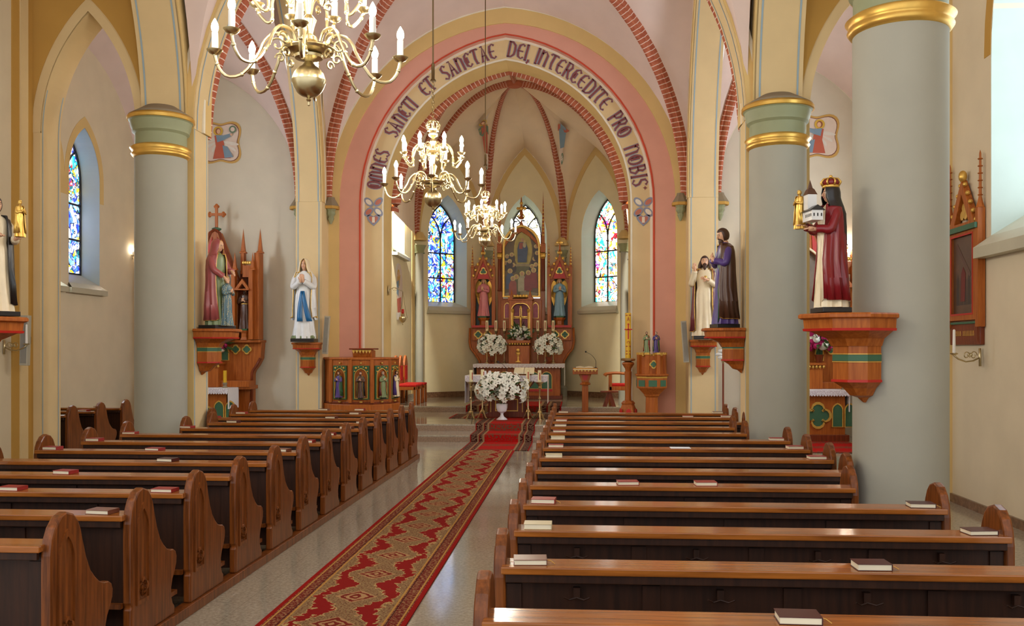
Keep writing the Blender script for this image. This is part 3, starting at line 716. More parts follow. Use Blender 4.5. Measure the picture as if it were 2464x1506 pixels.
def strokes(mb, ch, pos, d, sc, wx, wdt, y):
    n = Vector((-d.y, d.x))
    for pl in GL[ch][1]:
        P = [Vector(pos)+d*(p[0]*wx)+n*((p[1]-.5)*sc) for p in pl]
        rows = []
        for i in range(len(P)):
            t = (P[min(i+1, len(P)-1)]-P[max(i-1, 0)]).normalized(); q = Vector((-t.y, t.x))
            vert = abs(t.dot(n)); w_ = wdt*(.55+.6*vert)+(.012 if wdt > .06 else 0)*0
            a, b = P[i]+q*w_/2, P[i]-q*w_/2
            rows.append([(a.x, y, a.y), (b.x, y, b.y)])
        mb.grid(rows)
words = [('OMNES', (902, 455), (926, 362)), ('SANCTI', (930, 322), (990, 238)), ('ET', (1009, 218), (1038, 190)), ('SANCTAE', (1058, 172), (1192, 118)),
         ('DEI,', (1222, 115), (1280, 125)), ('INTERCEDITE', (1291, 128), (1473, 250)), ('PRO', (1484, 268), (1517, 322)), ('NOBIS', (1527, 345), (1553, 447))]
m1, m2 = MB(), MB()
for wd, a, b in words:
    s0, s1 = band_s(*a), band_s(*b); tot = sum(GL[c][0] for c in wd); k = (s1-s0)/tot; s = s0
    for c in wd:
        wl0 = GL[c][0]*k; p, d = band_at(s+wl0*.5); p = p-d*wl0*.46; s += wl0
        strokes(m1, c, p, d, LH, k*.92, .062, 20.192); strokes(m2, c, p, d, LH*.99, k*.92, .038, 20.188)
m1.build('inscription_outline', mat('grey blue lettering edge', (146, 150, 168), rough=.8), tx); m2.build('inscription', mat('dark rose lettering', (136, 74, 74), rough=.8), tx)
# flower and heart ornaments at the feet of the inscription
for u in (899, 1548):
    c = W(u, 498, 20.2); o1, o2, o3, o4 = MB(), MB(), MB(), MB()
    for k in range(4):
        a = pi/4+k*pi/2; q = [(c.x+.15*cos(a)+.125*cos(b)*cos(a)-.075*sin(b)*sin(a), c.z+.15*sin(a)+.125*cos(b)*sin(a)+.075*sin(b)*cos(a)) for b in [2*pi*i/14 for i in range(14)]]
        o1.prism(q, 20.186, 20.2, XZ)
        q = [(c.x+.15*cos(a)+(x-c.x-.15*cos(a))*.65, c.z+.15*sin(a)+(z-c.z-.15*sin(a))*.6) for x, z in q]; (o2 if k % 2 else o3).prism(q, 20.182, 20.19, XZ)
    h = W(u, 528, 20.2)
    hp = [(h.x+.15*sin(t)**3, h.z+.13*(.9*cos(t)-.38*cos(2*t)-.15*cos(3*t))) for t in [2*pi*i/24 for i in range(24)]]
    o1.prism(hp, 20.186, 20.2, XZ); o3.prism([(h.x+(x-h.x)*.66, h.z+(z-h.z)*.66) for x, z in hp], 20.182, 20.19, XZ)
    o2.prism([(h.x-.03, h.z-.07), (h.x+.03, h.z-.07), (h.x+.03, h.z+.05), (h.x-.03, h.z+.05)], 20.178, 20.184, XZ)
    o1.build('ornament_edge', mat('grey blue lettering edge', (0, 0, 0)), tx); o2.build('ornament_petals', 'white', tx); o3.build('ornament_heart', mat('ornament rose', (196, 120, 100), rough=.8), tx)
s_ = W(1552, 452, 20.2); MB().prism([(s_.x+(.05 if k % 2 == 0 else .018)*cos(k*pi/4+pi/2), s_.z+(.05 if k % 2 == 0 else .018)*sin(k*pi/4+pi/2)) for k in range(8)], 20.186, 20.195, XZ).build('painted_star', 'f_dummy' if False else mat('dark rose lettering', (0, 0, 0)), tx)
# ================================================================ PEWS
PROF = [(0, .0), (0, .2), (.012, .22), (.0, .25), (0, .76), (.015, .85), (.045, .91), (.09, .955), (.16, .976), (.225, .955), (.27, .91), (.3, .85), (.325, .77),
        (.355, .68), (.4, .59), (.45, .535), (.5, .495), (.55, .475), (.6, .468), (.635, .445), (.65, .405), (.645, .36), (.62, .31), (.585, .26), (.565, .2), (.565, .14), (.59, .08), (.614, .06), (.614, 0)]
def pew(label, x0, x1, ytip, grp, zr=.07, name='pew'):
    """pew seen from behind: x0/x1 outer faces of the two ends"""
    y0 = -.16; L = x1-x0; o = thing(name, label, 'pew', (x0, ytip, 0), 0, grp)
    for k, xa in enumerate((0, L-.055)):
        e = MB().prism([(y0+y, zr+z*(.976-zr)/.976) for y, z in PROF], xa, xa+.055, YZ).build('pew_end', 'pew', o, bevel=.012)
        if abs(x0) < 9:
            xf = -.004 if k == 0 else L+.004
            outer = lancet(y0+.15, zr+.2, .085, .72, .17); inner = lancet(y0+.15, zr+.225, .065, .71, .14)
            m = MB().prism([outer, inner], xf-.006, xf+.006, YZ)
            cz = .42 if True else 0
            q = foil(y0+.15, .37, .06, 4, 0, 6); m.prism([q, [(y0+.15+(y-y0-.15)*.68, .37+(z-.37)*.68) for y, z in q]], xf-.008, xf+.008, YZ)
            m.build('carved_tracery', 'pewd' if False else 'pew', e)
    a, b = .055, L-.055
    MB().box(a-.02, b+.02, y0-.045, y0+.15, .80, .835).build('book_ledge', 'pewh', o, bevel=.006)
    MB().box(a, b, y0-.03, y0-.005, .76, .80).build('ledge_rail', 'pewd', o, bevel=.004)
    bp = MB().box(a, b, y0+.03, y0+.06, .3, .8)
    bp.box(a, b, y0+.015, y0+.035, .27, .36).build('back_panel', 'pewd', o)
    n = max(2, round((b-a)/.62))
    for i in range(n+1 if ytip < 9 else 0):
        x = a+.03+(b-a-.06)*i/n; MB().box(x-.04, x+.04, y0+.018, y0+.032, .36, .745).build('stile', 'pewd', o)
    if ytip < 6:
        for i in range(n):
            x = a+(b-a)*(i+.5)/n
            MB().box(x-.015, x+.015, y0-.002, y0+.03, .69, .735).tube([(x-.06, y0-.035, .70), (x-.035, y0-.02, .685), (x, y0, .69), (x+.035, y0-.02, .685), (x+.06, y0-.035, .70)], .004, 6).build('coat_hook', 'pewd', o)
    MB().box(a, b, y0+.08, y0+.52, .43, .46).build('seat', 'pewh', o, bevel=.005)
    MB().box(a, b, y0+.06, y0+.09, .1, .43).build('seat_front', 'pewd', o)
    MB().box(a, b, y0-.235, y0-.09, .16, .19).box(a+.05, a+.09, y0-.2, y0-.12, 0, .16).box(b-.09, b-.05, y0-.2, y0-.12, 0, .16).build('kneeler', 'pew', o)
    MB().box(a, b, y0-.02, y0+.02, .27, .3).build('lower_rail', 'pew', o)
    return o
LY = [4.74+.862*i for i in range(13)]
RY = [3.6+.86*i for i in range(14)]
ORD = ['nearest', 'second', 'third', 'fourth', 'fifth', 'sixth', 'seventh', 'eighth', 'ninth', 'tenth', 'eleventh', 'twelfth', 'thirteenth', 'fourteenth']
for i, y in enumerate(LY):
    x0 = -5.37 if i not in (8, 9) else -5.02
    pew('brown wooden pew left of the carpet, %s from the camera, %s' % (ORD[i], 'at the pulpit steps' if i == 12 else 'aisle end carved'), x0, -2.675, y, 'pews left of the aisle')
for i, y in enumerate(RY):
    x1 = 2.33 if i not in (4, 5, 9, 10) else (2.02 if i != 5 else 2.24)
    pew('brown wooden pew right of the carpet, %s from the camera%s' % (ORD[i], {0: ', cut by bottom edge', 4: ', ending short of near column', 9: ', ending short of far column', 13: ', foremost before the font'}.get(i, '')), -.385, x1, y, 'pews right of the aisle')
for y, w_ in ((13.75, 'nearest'), (14.6, 'middle'), (15.45, 'furthest')):
    pew('short brown pew in the left transept under the stained window, %s of three' % w_, -9.45, -7.66, y-.0, 'pews in left transept')
pew('lone brown pew end and seat in right transept before the side altar', 5.0, 6.4, 14.6, None)
for x, y0, y1, n in ((-2.68, 3.6, 15.6, 'left of'), (-.40, 2.6, 15.35, 'right of')):
    tag(MB().box(x-.06 if x < -1 else x-.02, x+.03 if x < -1 else x+.07, y0, y1, 0, .07).build('floor_rail', 'pew', bevel=.006), 'long wooden floor rail carrying the pew ends %s the carpet' % n, 'rail')
# ---- hymn books: (side, row, pixel column, cover, label)
def book(label, x, y, z, rz, cov, w_=.155, d=.115, t=.026, op=False):
    o = thing('prayer_book', label, 'book', (x, y, z), rz, 'prayer books on the pew ledges')
    MB().box(-w_/2, w_/2, -d/2, d/2, 0, .003).box(-w_/2, w_/2, -d/2, d/2, t-.003, t).box(w_/2-.003, w_/2, -d/2, d/2, 0, t).build('cover', cov, o, bevel=.0012)
    MB().box(-w_/2+.004, w_/2-.004, -d/2+.004, d/2-.004, .003, t-.003).build('pages', 'pages', o)
    if op: MB().tube([(w_/2, 0, t*.5), (w_/2+.02, -.01, t*.4), (w_/2+.035, -.035, .004)], .002, 5).build('ribbon_marker', 'goldp', o)
BK = [('L', 1, 306, 'bk_brown'), ('L', 2, 441, 'bk_red'), ('L', 2, 31, 'bk_red'), ('L', 3, 158, 'bk_red'), ('L', 4, 404, 'bk_dark'), ('L', 5, 373, 'bk_red'), ('L', 5, 127, 'bk_red'),
      ('L', 5, 700, 'bk_brown'), ('L', 6, 228, 'bk_red'), ('L', 6, 759, 'bk_red'), ('L', 7, 314, 'bk_red'), ('L', 7, 811, 'bk_red'), ('L', 8, 451, 'bk_red'), ('L', 8, 855, 'bk_brown'),
      ('L', 9, 562, 'bk_dark'), ('L', 9, 889, 'bk_brown'), ('L', 10, 516, 'bk_red'), ('L', 10, 798, 'bk_dark'), ('L', 11, 582, 'bk_red'), ('L', 11, 855, 'bk_brown'), ('L', 12, 780, 'bk_brown'), ('L', 12, 866, 'bk_red'),
      ('R', 0, 1920, 'bk_dark'), ('R', 1, 2096, 'bk_dark'), ('R', 1, 1236, 'bk_brown'), ('R', 2, 2364, 'bk_dark'), ('R', 2, 1262, 'bk_cream'), ('R', 3, 2232, 'bk_dark'), ('R', 3, 1276, 'bk_red'),
      ('R', 4, 1697, 'bk_red'), ('R', 4, 1510, 'bk_red'), ('R', 6, 1981, 'bk_red'), ('R', 6, 1306, 'bk_cream'), ('R', 7, 1922, 'bk_red'), ('R', 7, 1312, 'bk_red'), ('R', 8, 1878, 'bk_red'), ('R', 8, 1317, 'bk_cream'),
      ('R', 9, 1322, 'bk_red'), ('R', 10, 1328, 'bk_brown'), ('R', 11, 1332, 'bk_red'), ('R', 12, 1655, 'bk_red'), ('R', 12, 1748, 'bk_red'), ('R', 13, 1336, 'bk_brown'), ('R', 13, 1729, 'bk_brown')]
CN = {'bk_red': 'red', 'bk_dark': 'dark maroon', 'bk_brown': 'worn brown', 'bk_cream': 'pale cream'}
for s, r, u, c in BK:
    y = (LY if s == 'L' else RY)[r]-.16+.05; x = XoY(u)*y
    lo, hi = (-5.3, -2.88) if s == 'L' else (-.22, 2.16 if r not in (4, 9, 10) else 1.86)
    x = min(max(x, lo), hi)
    others = [q for q in BK if q[0] == s and q[1] == r and q[2] != u]
    where = ('near the carpet' if (x > -3.6 if s == 'L' else x < .4) else 'at the outer end' if (x < -4.7 if s == 'L' else x > 1.5) else 'midway along')
    book('%s prayer book %s, on ledge of %s pew %s of carpet' % (CN[c], where, ORD[r], 'left' if s == 'L' else 'right'), x, y, .8355, R.uniform(-.08, .12) if s == 'R' else R.uniform(-.2, .02), c, op=(s == 'R' and r in (0, 1, 3)), t=.024+R.random()*.008)
for k_, (xx_, yy_) in enumerate(((-8.1, 15.34), (-7.9, 14.49))): book('red prayer book on the left transept pews, %s of two' % ('further' if k_ == 0 else 'nearer'), xx_, yy_, .8355, -.1, 'bk_red')
y = RY[7]-.11; tag(MB().box(XoY(1637)*y-.1, XoY(1637)*y+.1, y-.055, y+.09, .8355, .8375).build('paper_sheet', 'paper'), 'white sheet of paper lying on the eighth pew ledge right of the carpet', 'paper')
# ---- carpets
def slabuv(name, mt, quads, label, cat):
    mb = MB()
    for pts, uvs in quads:
        b = mb.add(pts); mb.face([b, b+1, b+2, b+3], uvs)
    o = mb.build(name, mt); sd = o.modifiers.new('thick', 'SOLIDIFY'); sd.thickness = .008; sd.offset = 1
    return tag(o, label, cat)
xa, xb, ya, yb = -2.12, -1.13, 3.0, 16.85
slabuv('runner_carpet', 'runner', [([(xa, ya, .003), (xb, ya, .003), (xb, yb, .003), (xa, yb, .003)], [(-.5, ya+.46), (.5, ya+.46), (.5, yb+.46), (-.5, yb+.46)])], 'long red and tan patterned runner carpet down the centre aisle', 'carpet')
path = [(16.78, .012), (18.29, .012), (18.29, .14), (19.29, .14), (19.29, .28), (20.9, .28)]
xc0, xc1 = -2.11, -.88; q = []; acc = 0
for (y0_, z0_), (y1_, z1_) in zip(path, path[1:]):
    l = abs(y1_-y0_)+abs(z1_-z0_); q.append(([(xc0, y0_, z0_), (xc1, y0_, z0_), (xc1, y1_, z1_), (xc0, y1_, z1_)], [(-.5, acc), (.5, acc), (.5, acc+l), (-.5, acc+l)])); acc += l
slabuv('stair_carpet', 'rug', q, 'dark red patterned carpet laid over the chancel steps below the altar vase', 'carpet')
q = []; acc = 0
for (y0_, z0_), (y1_, z1_) in zip([(22.935, .28), (22.935, .43), (24.9, .43)], [(22.935, .43), (24.9, .43)]):
    l = abs(y1_-y0_)+abs(z1_-z0_); q.append(([(-2.75, y0_, z0_), (-.4, y0_, z0_), (-.4, y1_, z1_), (-2.75, y1_, z1_)], [(-.5, acc), (.5, acc), (.5, acc+l), (-.5, acc+l)])); acc += l
slabuv('sanctuary_rug', 'rug', q, 'dark red patterned rug before the high altar, hanging over platform edge', 'rug')
slabuv('altar_rug', 'rug', [([(-2.9, 20.93, .272), (-.5, 20.93, .272), (-.5, 22.3, .272), (-2.9, 22.3, .272)], [(-.5, 0), (.5, 0), (.5, 1.7), (-.5, 1.7)])], 'faded red rug under the front altar table', 'rug')
slabuv('side_altar_rug', 'rug', [([(3.6, 16.8, .004), (5.8, 16.8, .004), (5.8, 18.8, .004), (3.6, 18.8, .004)], [(-.5, 0), (.5, 0), (.5, 2), (-.5, 2)])], 'dark red rug before the right side altar', 'rug')
# ================================================================ CHANDELIERS
def arm(mb, a, z0, r1, z1, dip, r0=.07):
    """S-scroll arm from hub radius r0 to candle radius r1"""
    ca, sa = cos(a), sin(a); P = []
    pts = [(r0, z0), (r0+.03, z0+.05), (r0+.1, z0+.055), (r0+.15, z0+.01), (r0+.18, z0-.06), (r1-.16*(r1/.53), z1-dip+.02), (r1-.07, z1-dip), (r1-.02, z1-dip+.05), (r1, z1-.02)]
    n = 22
    for i in range(n+1):
        t = i/n*(len(pts)-1); k = min(int(t), len(pts)-2); f = t-k
        p0, p1, p2, p3 = [pts[min(max(k+j, 0), len(pts)-1)] for j in (-1, 0, 1, 2)]
        h = lambda q: .5*((2*p1[q])+(-p0[q]+p2[q])*f+(2*p0[q]-5*p1[q]+4*p2[q]-p3[q])*f*f+(-p0[q]+3*p1[q]-3*p2[q]+p3[q])*f**3)
        r, z = h(0), h(1); P.append((r*ca, r*sa, z))
    mb.tube(P, .0095, 7)
    for cx, cz, rr in ((r0+.075, z0-.01, .045), (r0+.06, z0-.085, .03)):
        mb.tube([((cx+rr*(1-k/22)*cos(k*.42))*ca, (cx+rr*(1-k/22)*cos(k*.42))*sa, cz+rr*(1-k/22)*sin(k*.42)) for k in range(17)], .0065, 5)
    for f in (12, 14, 20):
        mb.ball(P[f], .013, n=8, m=6)
def chandelier(label, x, y, zball, top, ph=0):
    o = thing('chandelier', label, 'chandelier', (x, y, zball), 0, None)
    b = MB(); b.lathe([(.001, -.145), (.008, -.14), (.006, -.12), (.015, -.11), (.008, -.1), (.02, -.09)]+[(.095*sin(pi*i/14), -.095*cos(pi*i/14)) for i in range(2, 7)]+[(.099, -.004), (.099, .004)]+[(.095*sin(pi*i/14), -.095*cos(pi*i/14)) for i in range(8, 13)]+[(.03, .1), (.02, .115)], n=28)
    b.build('ball', 'brass', o, smooth='auto')
    MB().lathe([(.02, .11), (.03, .115), (.08, .13), (.085, .145), (.07, .15), (.14, .165), (.15, .178), (.145, .185), (.04, .19), (.03, .21), (.05, .23), (.05, .25), (.022, .27), (.035, .32), (.045, .35), (.02, .38), (.03, .44), (.042, .47), (.02, .5), (.07, .515), (.075, .53), (.03, .545), (.02, .58), (.035, .62), (.018, .66), (.05, .68), (.055, .7), (.015, .71)], n=24).build('stem', 'brass', o, smooth='auto')
    cr = MB().lathe([(.03, .72), (.06, .73), (.065, .75), (.055, .76)], n=20)
    for k in range(8):
        a = k*pi/4; cr.tube([(.06*cos(a), .06*sin(a), .75), (.075*cos(a), .075*sin(a), .79), (.06*cos(a), .06*sin(a), .83), (.02*cos(a), .02*sin(a), .85)], .008, 5); cr.ball((.07*cos(a), .07*sin(a), .8), .014, n=6, m=5)
    cr.build('crown', 'brass', o, smooth='auto')
    ch = MB(); z = .86; k = 0; ctop = min(1.26, top-zball-.3)
    while z < ctop:
        ch.tube([(.013*cos(t)*(k % 2), .013*cos(t)*(1-k % 2), z+.02+.02*sin(t)) for t in [2*pi*i/10 for i in range(11)]], .0035, 5, caps=False); z += .032; k += 1
    ch.build('chain', 'brassdark', o, smooth=True)
    MB().lathe([(.035, ctop+.01), (.03, ctop+.025), (.018, ctop+.04), (.018, ctop+.2), (.008, ctop+.21), (.008, top-zball)], n=12).build('rod', 'brassdark', o, smooth='auto')
    flames = []
    for tier, (n, r1, z1, z0, dip, r0) in enumerate(((8, .525, .15, .21, .14, .1), (8, .335, .47, .53, .11, .055))):
        for i in range(n):
            a = ph+2*pi*(i+(.5 if tier else 0))/n
            m = MB(); arm(m, a, z0, r1, z1, dip, r0); am = m.build('arm', 'brass', o, smooth='auto')
            c = (r1*cos(a), r1*sin(a), z1)
            MB().lathe([(.008, -.03), (.012, -.02), (.03, -.012), (.044, .004), (.046, .008), (.02, .01), (.016, .02)], c, 16).build('drip_pan', 'brass', am, smooth='auto')
            MB().lathe([(.0185, .015), (.0185, .105), (.008, .108)], c, 12).build('candle_tube', 'candle', am, smooth='auto')
            MB().lathe([(.008, .105), (.018, .12), (.022, .137), (.018, .156), (.007, .178), (.0005, .188)], c, 8).build('bulb', 'bulb', am, smooth=True)
    return o
for i, (u, v, Y, tp) in enumerate(((743, 195, 5.3, 9.6), (1042, 478, 10.05, 9.7), (1168, 580, 15.75, 9.55))):
    p = W(u, v, Y)
    chandelier('lit brass chandelier with white electric candles, '+('nearest, cut by the top edge', 'middle one of the three, large ball below', 'furthest and smallest, before the altar painting')[i], p.x, p.y, p.z, tp, (.2, .12, .3)[i])
# wall sconces
def sconce(label, x, y, z, rz):
    o = thing('wall_sconce', label, 'sconce', (x, y, z), rz)
    MB().lathe([(.001, -.01), (.05, -.01), (.05, 0), (.03, .01)], n=14).xf(Matrix.Rotation(pi/2, 4, 'X')).build('wall_plate', 'brass', o)
    for k, (a, h) in enumerate(((-.5, .0), (.5, .0), (0, .16))):
        dx, dy = .16*sin(a), -.16*cos(a); m = MB()
        m.tube([(0, 0, 0), (dx*.4, dy*.4, -.08), (dx*.8, dy*.9, -.06+h*.5), (dx, dy, h)], .007, 6); am = m.build('arm', 'brass', o, smooth=True)
        MB().lathe([(.01, -.02), (.035, 0), (.036, .006), (.016, .01)], (dx, dy, h), 12).build('drip_pan', 'brass', am, smooth='auto')
        MB().lathe([(.0145, .01), (.0145, .09), (.006, .092)], (dx, dy, h), 10).build('candle_tube', 'candle', am)
        MB().lathe([(.006, .09), (.015, .11), (.012, .135), (.001, .16)], (dx, dy, h), 8).build('bulb', 'bulb', am, smooth=True)
p = W(312, 615, 19.55); sconce('lit three candle wall sconce left of the left column', p.x, 19.69, p.z, 0)
p = W(2040, 615, 19.8); sconce('lit brass wall sconce seen between crowned statue and near column', p.x, 19.985, p.z, 0)
# ================================================================ CARVED FIGURES
def sweep(mb, P, rad, n=8, k=5):
    """smooth tapered limb through points"""
    P = [Vector(p) for p in P]; pts, rr = [], []
    for i in range(len(P)-1):
        p0, p1, p2, p3 = P[max(i-1, 0)], P[i], P[i+1], P[min(i+2, len(P)-1)]
        for j in range(k):
            t = j/k; pts.append(.5*((2*p1)+(p2-p0)*t+(2*p0-5*p1+4*p2-p3)*t*t+(-p0+3*p1-3*p2+p3)*t**3)); rr.append(rad[i]*(1-t)+rad[i+1]*t)
    pts.append(P[-1]); rr.append(rad[-1]); return mb.tube(pts, rr, n)
def hand(mb, w, d, up, s=1.0, curl=.35):
    """palm, four unequal bent fingers and a thumb; w wrist, d pointing direction, up = back of the hand"""
    w = Vector(w); d = Vector(d).normalized(); up = Vector(up); up = (up-d*up.dot(d)).normalized(); q = d.cross(up)
    sweep(mb, [w-d*.03*s, w+d*.005, w+d*.045*s, w+d*.085*s], [.024*s, .026*s, .034*s, .03*s], 8, 3)
    for i, (o, l) in enumerate(((-.027, .058), (-.009, .072), (.009, .068), (.026, .052))):
        b = w+d*.075*s+q*o*s; sweep(mb, [b, b+d*l*.45*s-up*curl*.01*s, b+d*l*.8*s-up*curl*.03*s, b+d*l*s-up*curl*.055*s], [.0105*s, .0098*s, .0088*s, .006*s], 6, 2)
    b = w+d*.03*s-q*.026*s; sweep(mb, [b, b-q*.022*s+d*.02*s, b-q*.03*s+d*.05*s-up*.01*s], [.013*s, .0115*s, .007*s], 6, 2)
def ringpt(t, z, rx, ry, amp, ph, cy=0, nf=11):
    amp *= 1.7
    f = 1+amp*(.55*sin(nf*t+ph+z*1.3)+.3*sin((nf-4)*t+2.1*ph-z*2)+.25*abs(sin(nf*.5*t+ph))-.1); return (rx*f*cos(t), cy+ry*f*sin(t), z)
def fig(name, label, loc, rz, h, robe='ivory', mantle=None, lining=None, hair='hair', beard=False, veil=None, arms=None, armmat=None, skin='skin',
        longhair=False, base='black', belt=None, trim='goldp', crown=False, parent=None, group=None, lean=0, mop=(.55, .55), mz=.16, basehw=.24, cat='statue', wings=None, small=False, tilt=0):
    s = h/1.7
    if parent: 
        o = bpy.data.objects.new(name, None); COL.objects.link(o); o.parent = parent; o.location = loc; o.rotation_euler = (0, 0, rz); o.scale = (s, s, s)
    else: o = thing(name, label, cat, loc, rz, group, s)
    ph = R.uniform(0, 6); zb = .07 if base else 0; NS = 40 if small else 72
    sp = [(.0, .235, .2, .1), (.06, .23, .195, .1), (.25, .205, .175, .085), (.5, .185, .155, .07), (.75, .185, .15, .05), (.92, .175, .14, .035), (1.03, .155, .12, .02), (1.15, .165, .12, .015), (1.27, .185, .115, .01), (1.36, .185, .105, .0), (1.41, .14, .09, 0), (1.445, .075, .065, 0), (1.46, .055, .055, 0)]
    m = MB(); m.grid([[ringpt(2*pi*k/NS, zb+z*(1.46-zb)/1.46, rx, ry, a, ph, 0) for k in range(NS)] for z, rx, ry, a in sp], True)
    b0 = 0; m.face(list(range(NS))); m.build('robe', robe, o, smooth='auto')
    if base: MB().prism([(-basehw, -.2), (basehw, -.2), (basehw, .2), (-basehw, .2)] if basehw else [], 0, .07, XY).build('plinth', base, o, bevel=.008)
    if mantle:
        mr = MB(); rows = []; le, re = [], []
        zz = [(1.43, .1, .085, 0), (1.38, .19, .13, 0), (1.3, .215, .145, .01), (1.15, .225, .155, .03), (.95, .225, .16, .05), (.7, .235, .175, .07), (.45, .245, .19, .09), (mz, .26, .215, .1)]
        for i, (z, rx, ry, a) in enumerate(zz):
            f = i/(len(zz)-1); gl = mop[0]*(.55+.9*abs(sin(f*2.6+.3))*.6+.25*f); gr = mop[1]*(.5+.7*abs(sin(f*3.1+1))*.6+.3*f)
            a0, a1 = -pi/2+gr, 3*pi/2-gl; N = 48 if not small else 26
            row = [ringpt(a0+(a1-a0)*k/N, z+(.05*sin(f*9)*(1 if k in (0, 1, N-1, N) else 0) if 0 < i else 0), rx, ry, a, ph+1, 0, 13) for k in range(N+1)]
            rows.append(row); re.append(row[0]); le.append(row[-1])
        mr.grid(rows); mo = mr.build('mantle', mantle, o, smooth='auto'); sd = mo.modifiers.new('t', 'SOLIDIFY'); sd.thickness = .014; sd.offset = 1
        if trim:
            t = MB(); t.tube(re, .011, 6); t.tube(le, .011, 6); t.tube(rows[-1], .01, 6); t.build('gilt_hem', trim, o, smooth=True)
        if lining:
            l = MB(); N_ = 8
            for E_, sg in ((re, 1), (le, -1)):
                r_ = []
                for i, p in enumerate(E_[1:]):
                    f = i/6; wv = .05+.07*abs(sin(f*4+ph)); r_.append([(p[0]-sg*wv*j/3, p[1]-.012*sin(j*2+i), p[2]-.03*j) for j in range(4)])
                l.grid(r_)
            lo = l.build('mantle_lining', lining, o, smooth='auto'); sd = lo.modifiers.new('t', 'SOLIDIFY'); sd.thickness = .01
    if belt: MB().lathe([(.158, 1.02), (.166, 1.03), (.166, 1.06), (.158, 1.07)], (0, 0, 0), 28, 1, .78).build('belt', belt, o, smooth=True)
    # head
    H = MB(); n, mm = 20, 14; rows = []
    for i in range(mm+1):
        v = pi*i/mm; z = -cos(v); row = []
        for k in range(n):
            t = 2*pi*k/n; x = .074*sin(v)*cos(t); y = .092*sin(v)*sin(t); zz_ = .118*z
            jaw = 1-.28*max(0, -z-.1); x *= jaw
            fr = max(0, -sin(t))*sin(v)
            if fr > .5:
                y += -.010*math.exp(-((zz_+.085)/.02)**2)*fr                       # chin
                if abs(x) < .05: y += .009*math.exp(-((zz_-.012)/.014)**2)*math.exp(-((abs(x)-.03)/.016)**2)   # eye sockets
            row.append((x, y, zz_))
        rows.append(row)
    H.grid(rows, True)
    H.tube([(0, -.088, .022), (0, -.101, .0), (0, -.109, -.019), (0, -.092, -.028)], [.007, .0095, .0135, .008], 6)
    H.tube([(0, .012, -.17), (0, .008, -.1), (0, 0, -.05)], [.052, .043, .046], 10)
    for sg in (1, -1): H.ball((sg*.075, .008, -.005), .009, .018, .028, 8, 6)
    hz = 1.58; Mx = Matrix.Translation((0, -.012-lean, hz)) @ Matrix.Rotation(tilt, 4, 'X')
    H.xf(Mx); ho = H.build('head', skin, o, smooth=True)
    if not small or True:
        e = MB(); 
        for sg in (1, -1): e.ball((sg*.029, -.078, .013), .0105, .006, .006, 8, 6); e.tube([(sg*.048, -.072, .032), (sg*.03, -.087, .038), (sg*.013, -.088, .031)], .0035, 5)
        e.xf(Mx).build('eyes', 'hair', ho, smooth=True)
        e = MB(); e.tube([(-.024, -.083, -.047), (0, -.093, -.045), (.024, -.083, -.047)], [.003, .0058, .003], 6); e.xf(Mx).build('mouth', 'pinkp', ho, smooth=True)
    if hair and not veil:
        m = MB(); rows = []
        for i in range(12):
            v = pi*(1-i/11*(.8)); z = -cos(v); row = []
            for k in range(24):
                t = 2*pi*k/24; face = -sin(t) > .45 and z < .5
                g = .82 if face else 1.13+.03*sin(9*t); row.append((.08*sin(v)*cos(t)*g, .1*sin(v)*sin(t)*g+.006, .124*z+.008))
            rows.append(row)
        m.grid(rows, True)
        if longhair:
            for sg in (1, -1):
                for j in range(4): sweep(m, [(sg*.075, -.01+j*.03, .02), (sg*(.092+.005*j), 0+j*.03, -.08), (sg*.1, -.02+j*.035, -.17), (sg*.095, -.045+j*.04, -.24)], [.022, .026, .024, .01], 7, 4)
            sweep(m, [(0, .08, 0), (0, .1, -.1), (0, .11, -.22)], [.06, .07, .05], 10, 4)
        m.xf(Mx).build('hair', hair, ho, smooth=True)
    if beard:
        m = MB(); m.ball((0, -.062, -.088), .05, .042, .058, 12, 8); sweep(m, [(0, -.07, -.1), (0, -.08, -.14), (0, -.075, -.175)], [.04, .03, .006], 8, 3)
        m.tube([(-.035, -.075, -.05), (0, -.1, -.038), (.035, -.075, -.05)], [.006, .01, .006], 6); m.xf(Mx).build('beard', hair, ho, smooth=True)
    if veil:
        m = MB(); rows = []
        L_ = [(1.712, .02, .02, 0), (1.70, .06, .07, .25), (1.66, .088, .105, .5), (1.6, .1, .118, .62), (1.53, .108, .12, .66), (1.46, .125, .12, .7), (1.4, .17, .135, .8), (1.3, .205, .155, 1.1), (1.12, .2, .17, 1.5), (.9, .18, .18, 1.75)]
        for z, rx, ry, g in L_:
            a0, a1 = -pi/2+g, 3*pi/2-g
            rows.append([ringpt(a0+(a1-a0)*k/30, z, rx, ry, .02+.03*(z < 1.4), ph, -.0 if z > 1.5 else .02, 9) for k in range(31)])
        m.grid(rows); vo = m.build('veil', veil, o, smooth=True); sd = vo.modifiers.new('t', 'SOLIDIFY'); sd.thickness = .01; sd.offset = 1
        if trim: MB().tube([r[0] for r in rows[1:]], .006, 5).tube([r[-1] for r in rows[1:]], .006, 5).build('veil_hem', trim, vo, smooth=True)
        if lean: pass
    if crown:
        m = MB(); z0 = 1.66; m.lathe([(.1, 0), (.112, .01), (.108, .03), (.104, .04)], (0, 0, z0), 24)
        for k in range(8):
            a = k*pi/4; m.tube([(.106*cos(a), .106*sin(a), z0+.03), (.135*cos(a), .135*sin(a), z0+.075), (.1*cos(a), .1*sin(a), z0+.12), (.03*cos(a), .03*sin(a), z0+.135)], [.012, .014, .012, .01], 6)
        m.ball((0, 0, z0+.155), .024); co_ = m.build('crown', 'gold', o, smooth=True)
        MB().lathe([(.09, .03), (.115, .07), (.09, .11), (.02, .125)], (0, 0, z0), 20).build('crown_cap', 'maroon', co_, smooth=True)
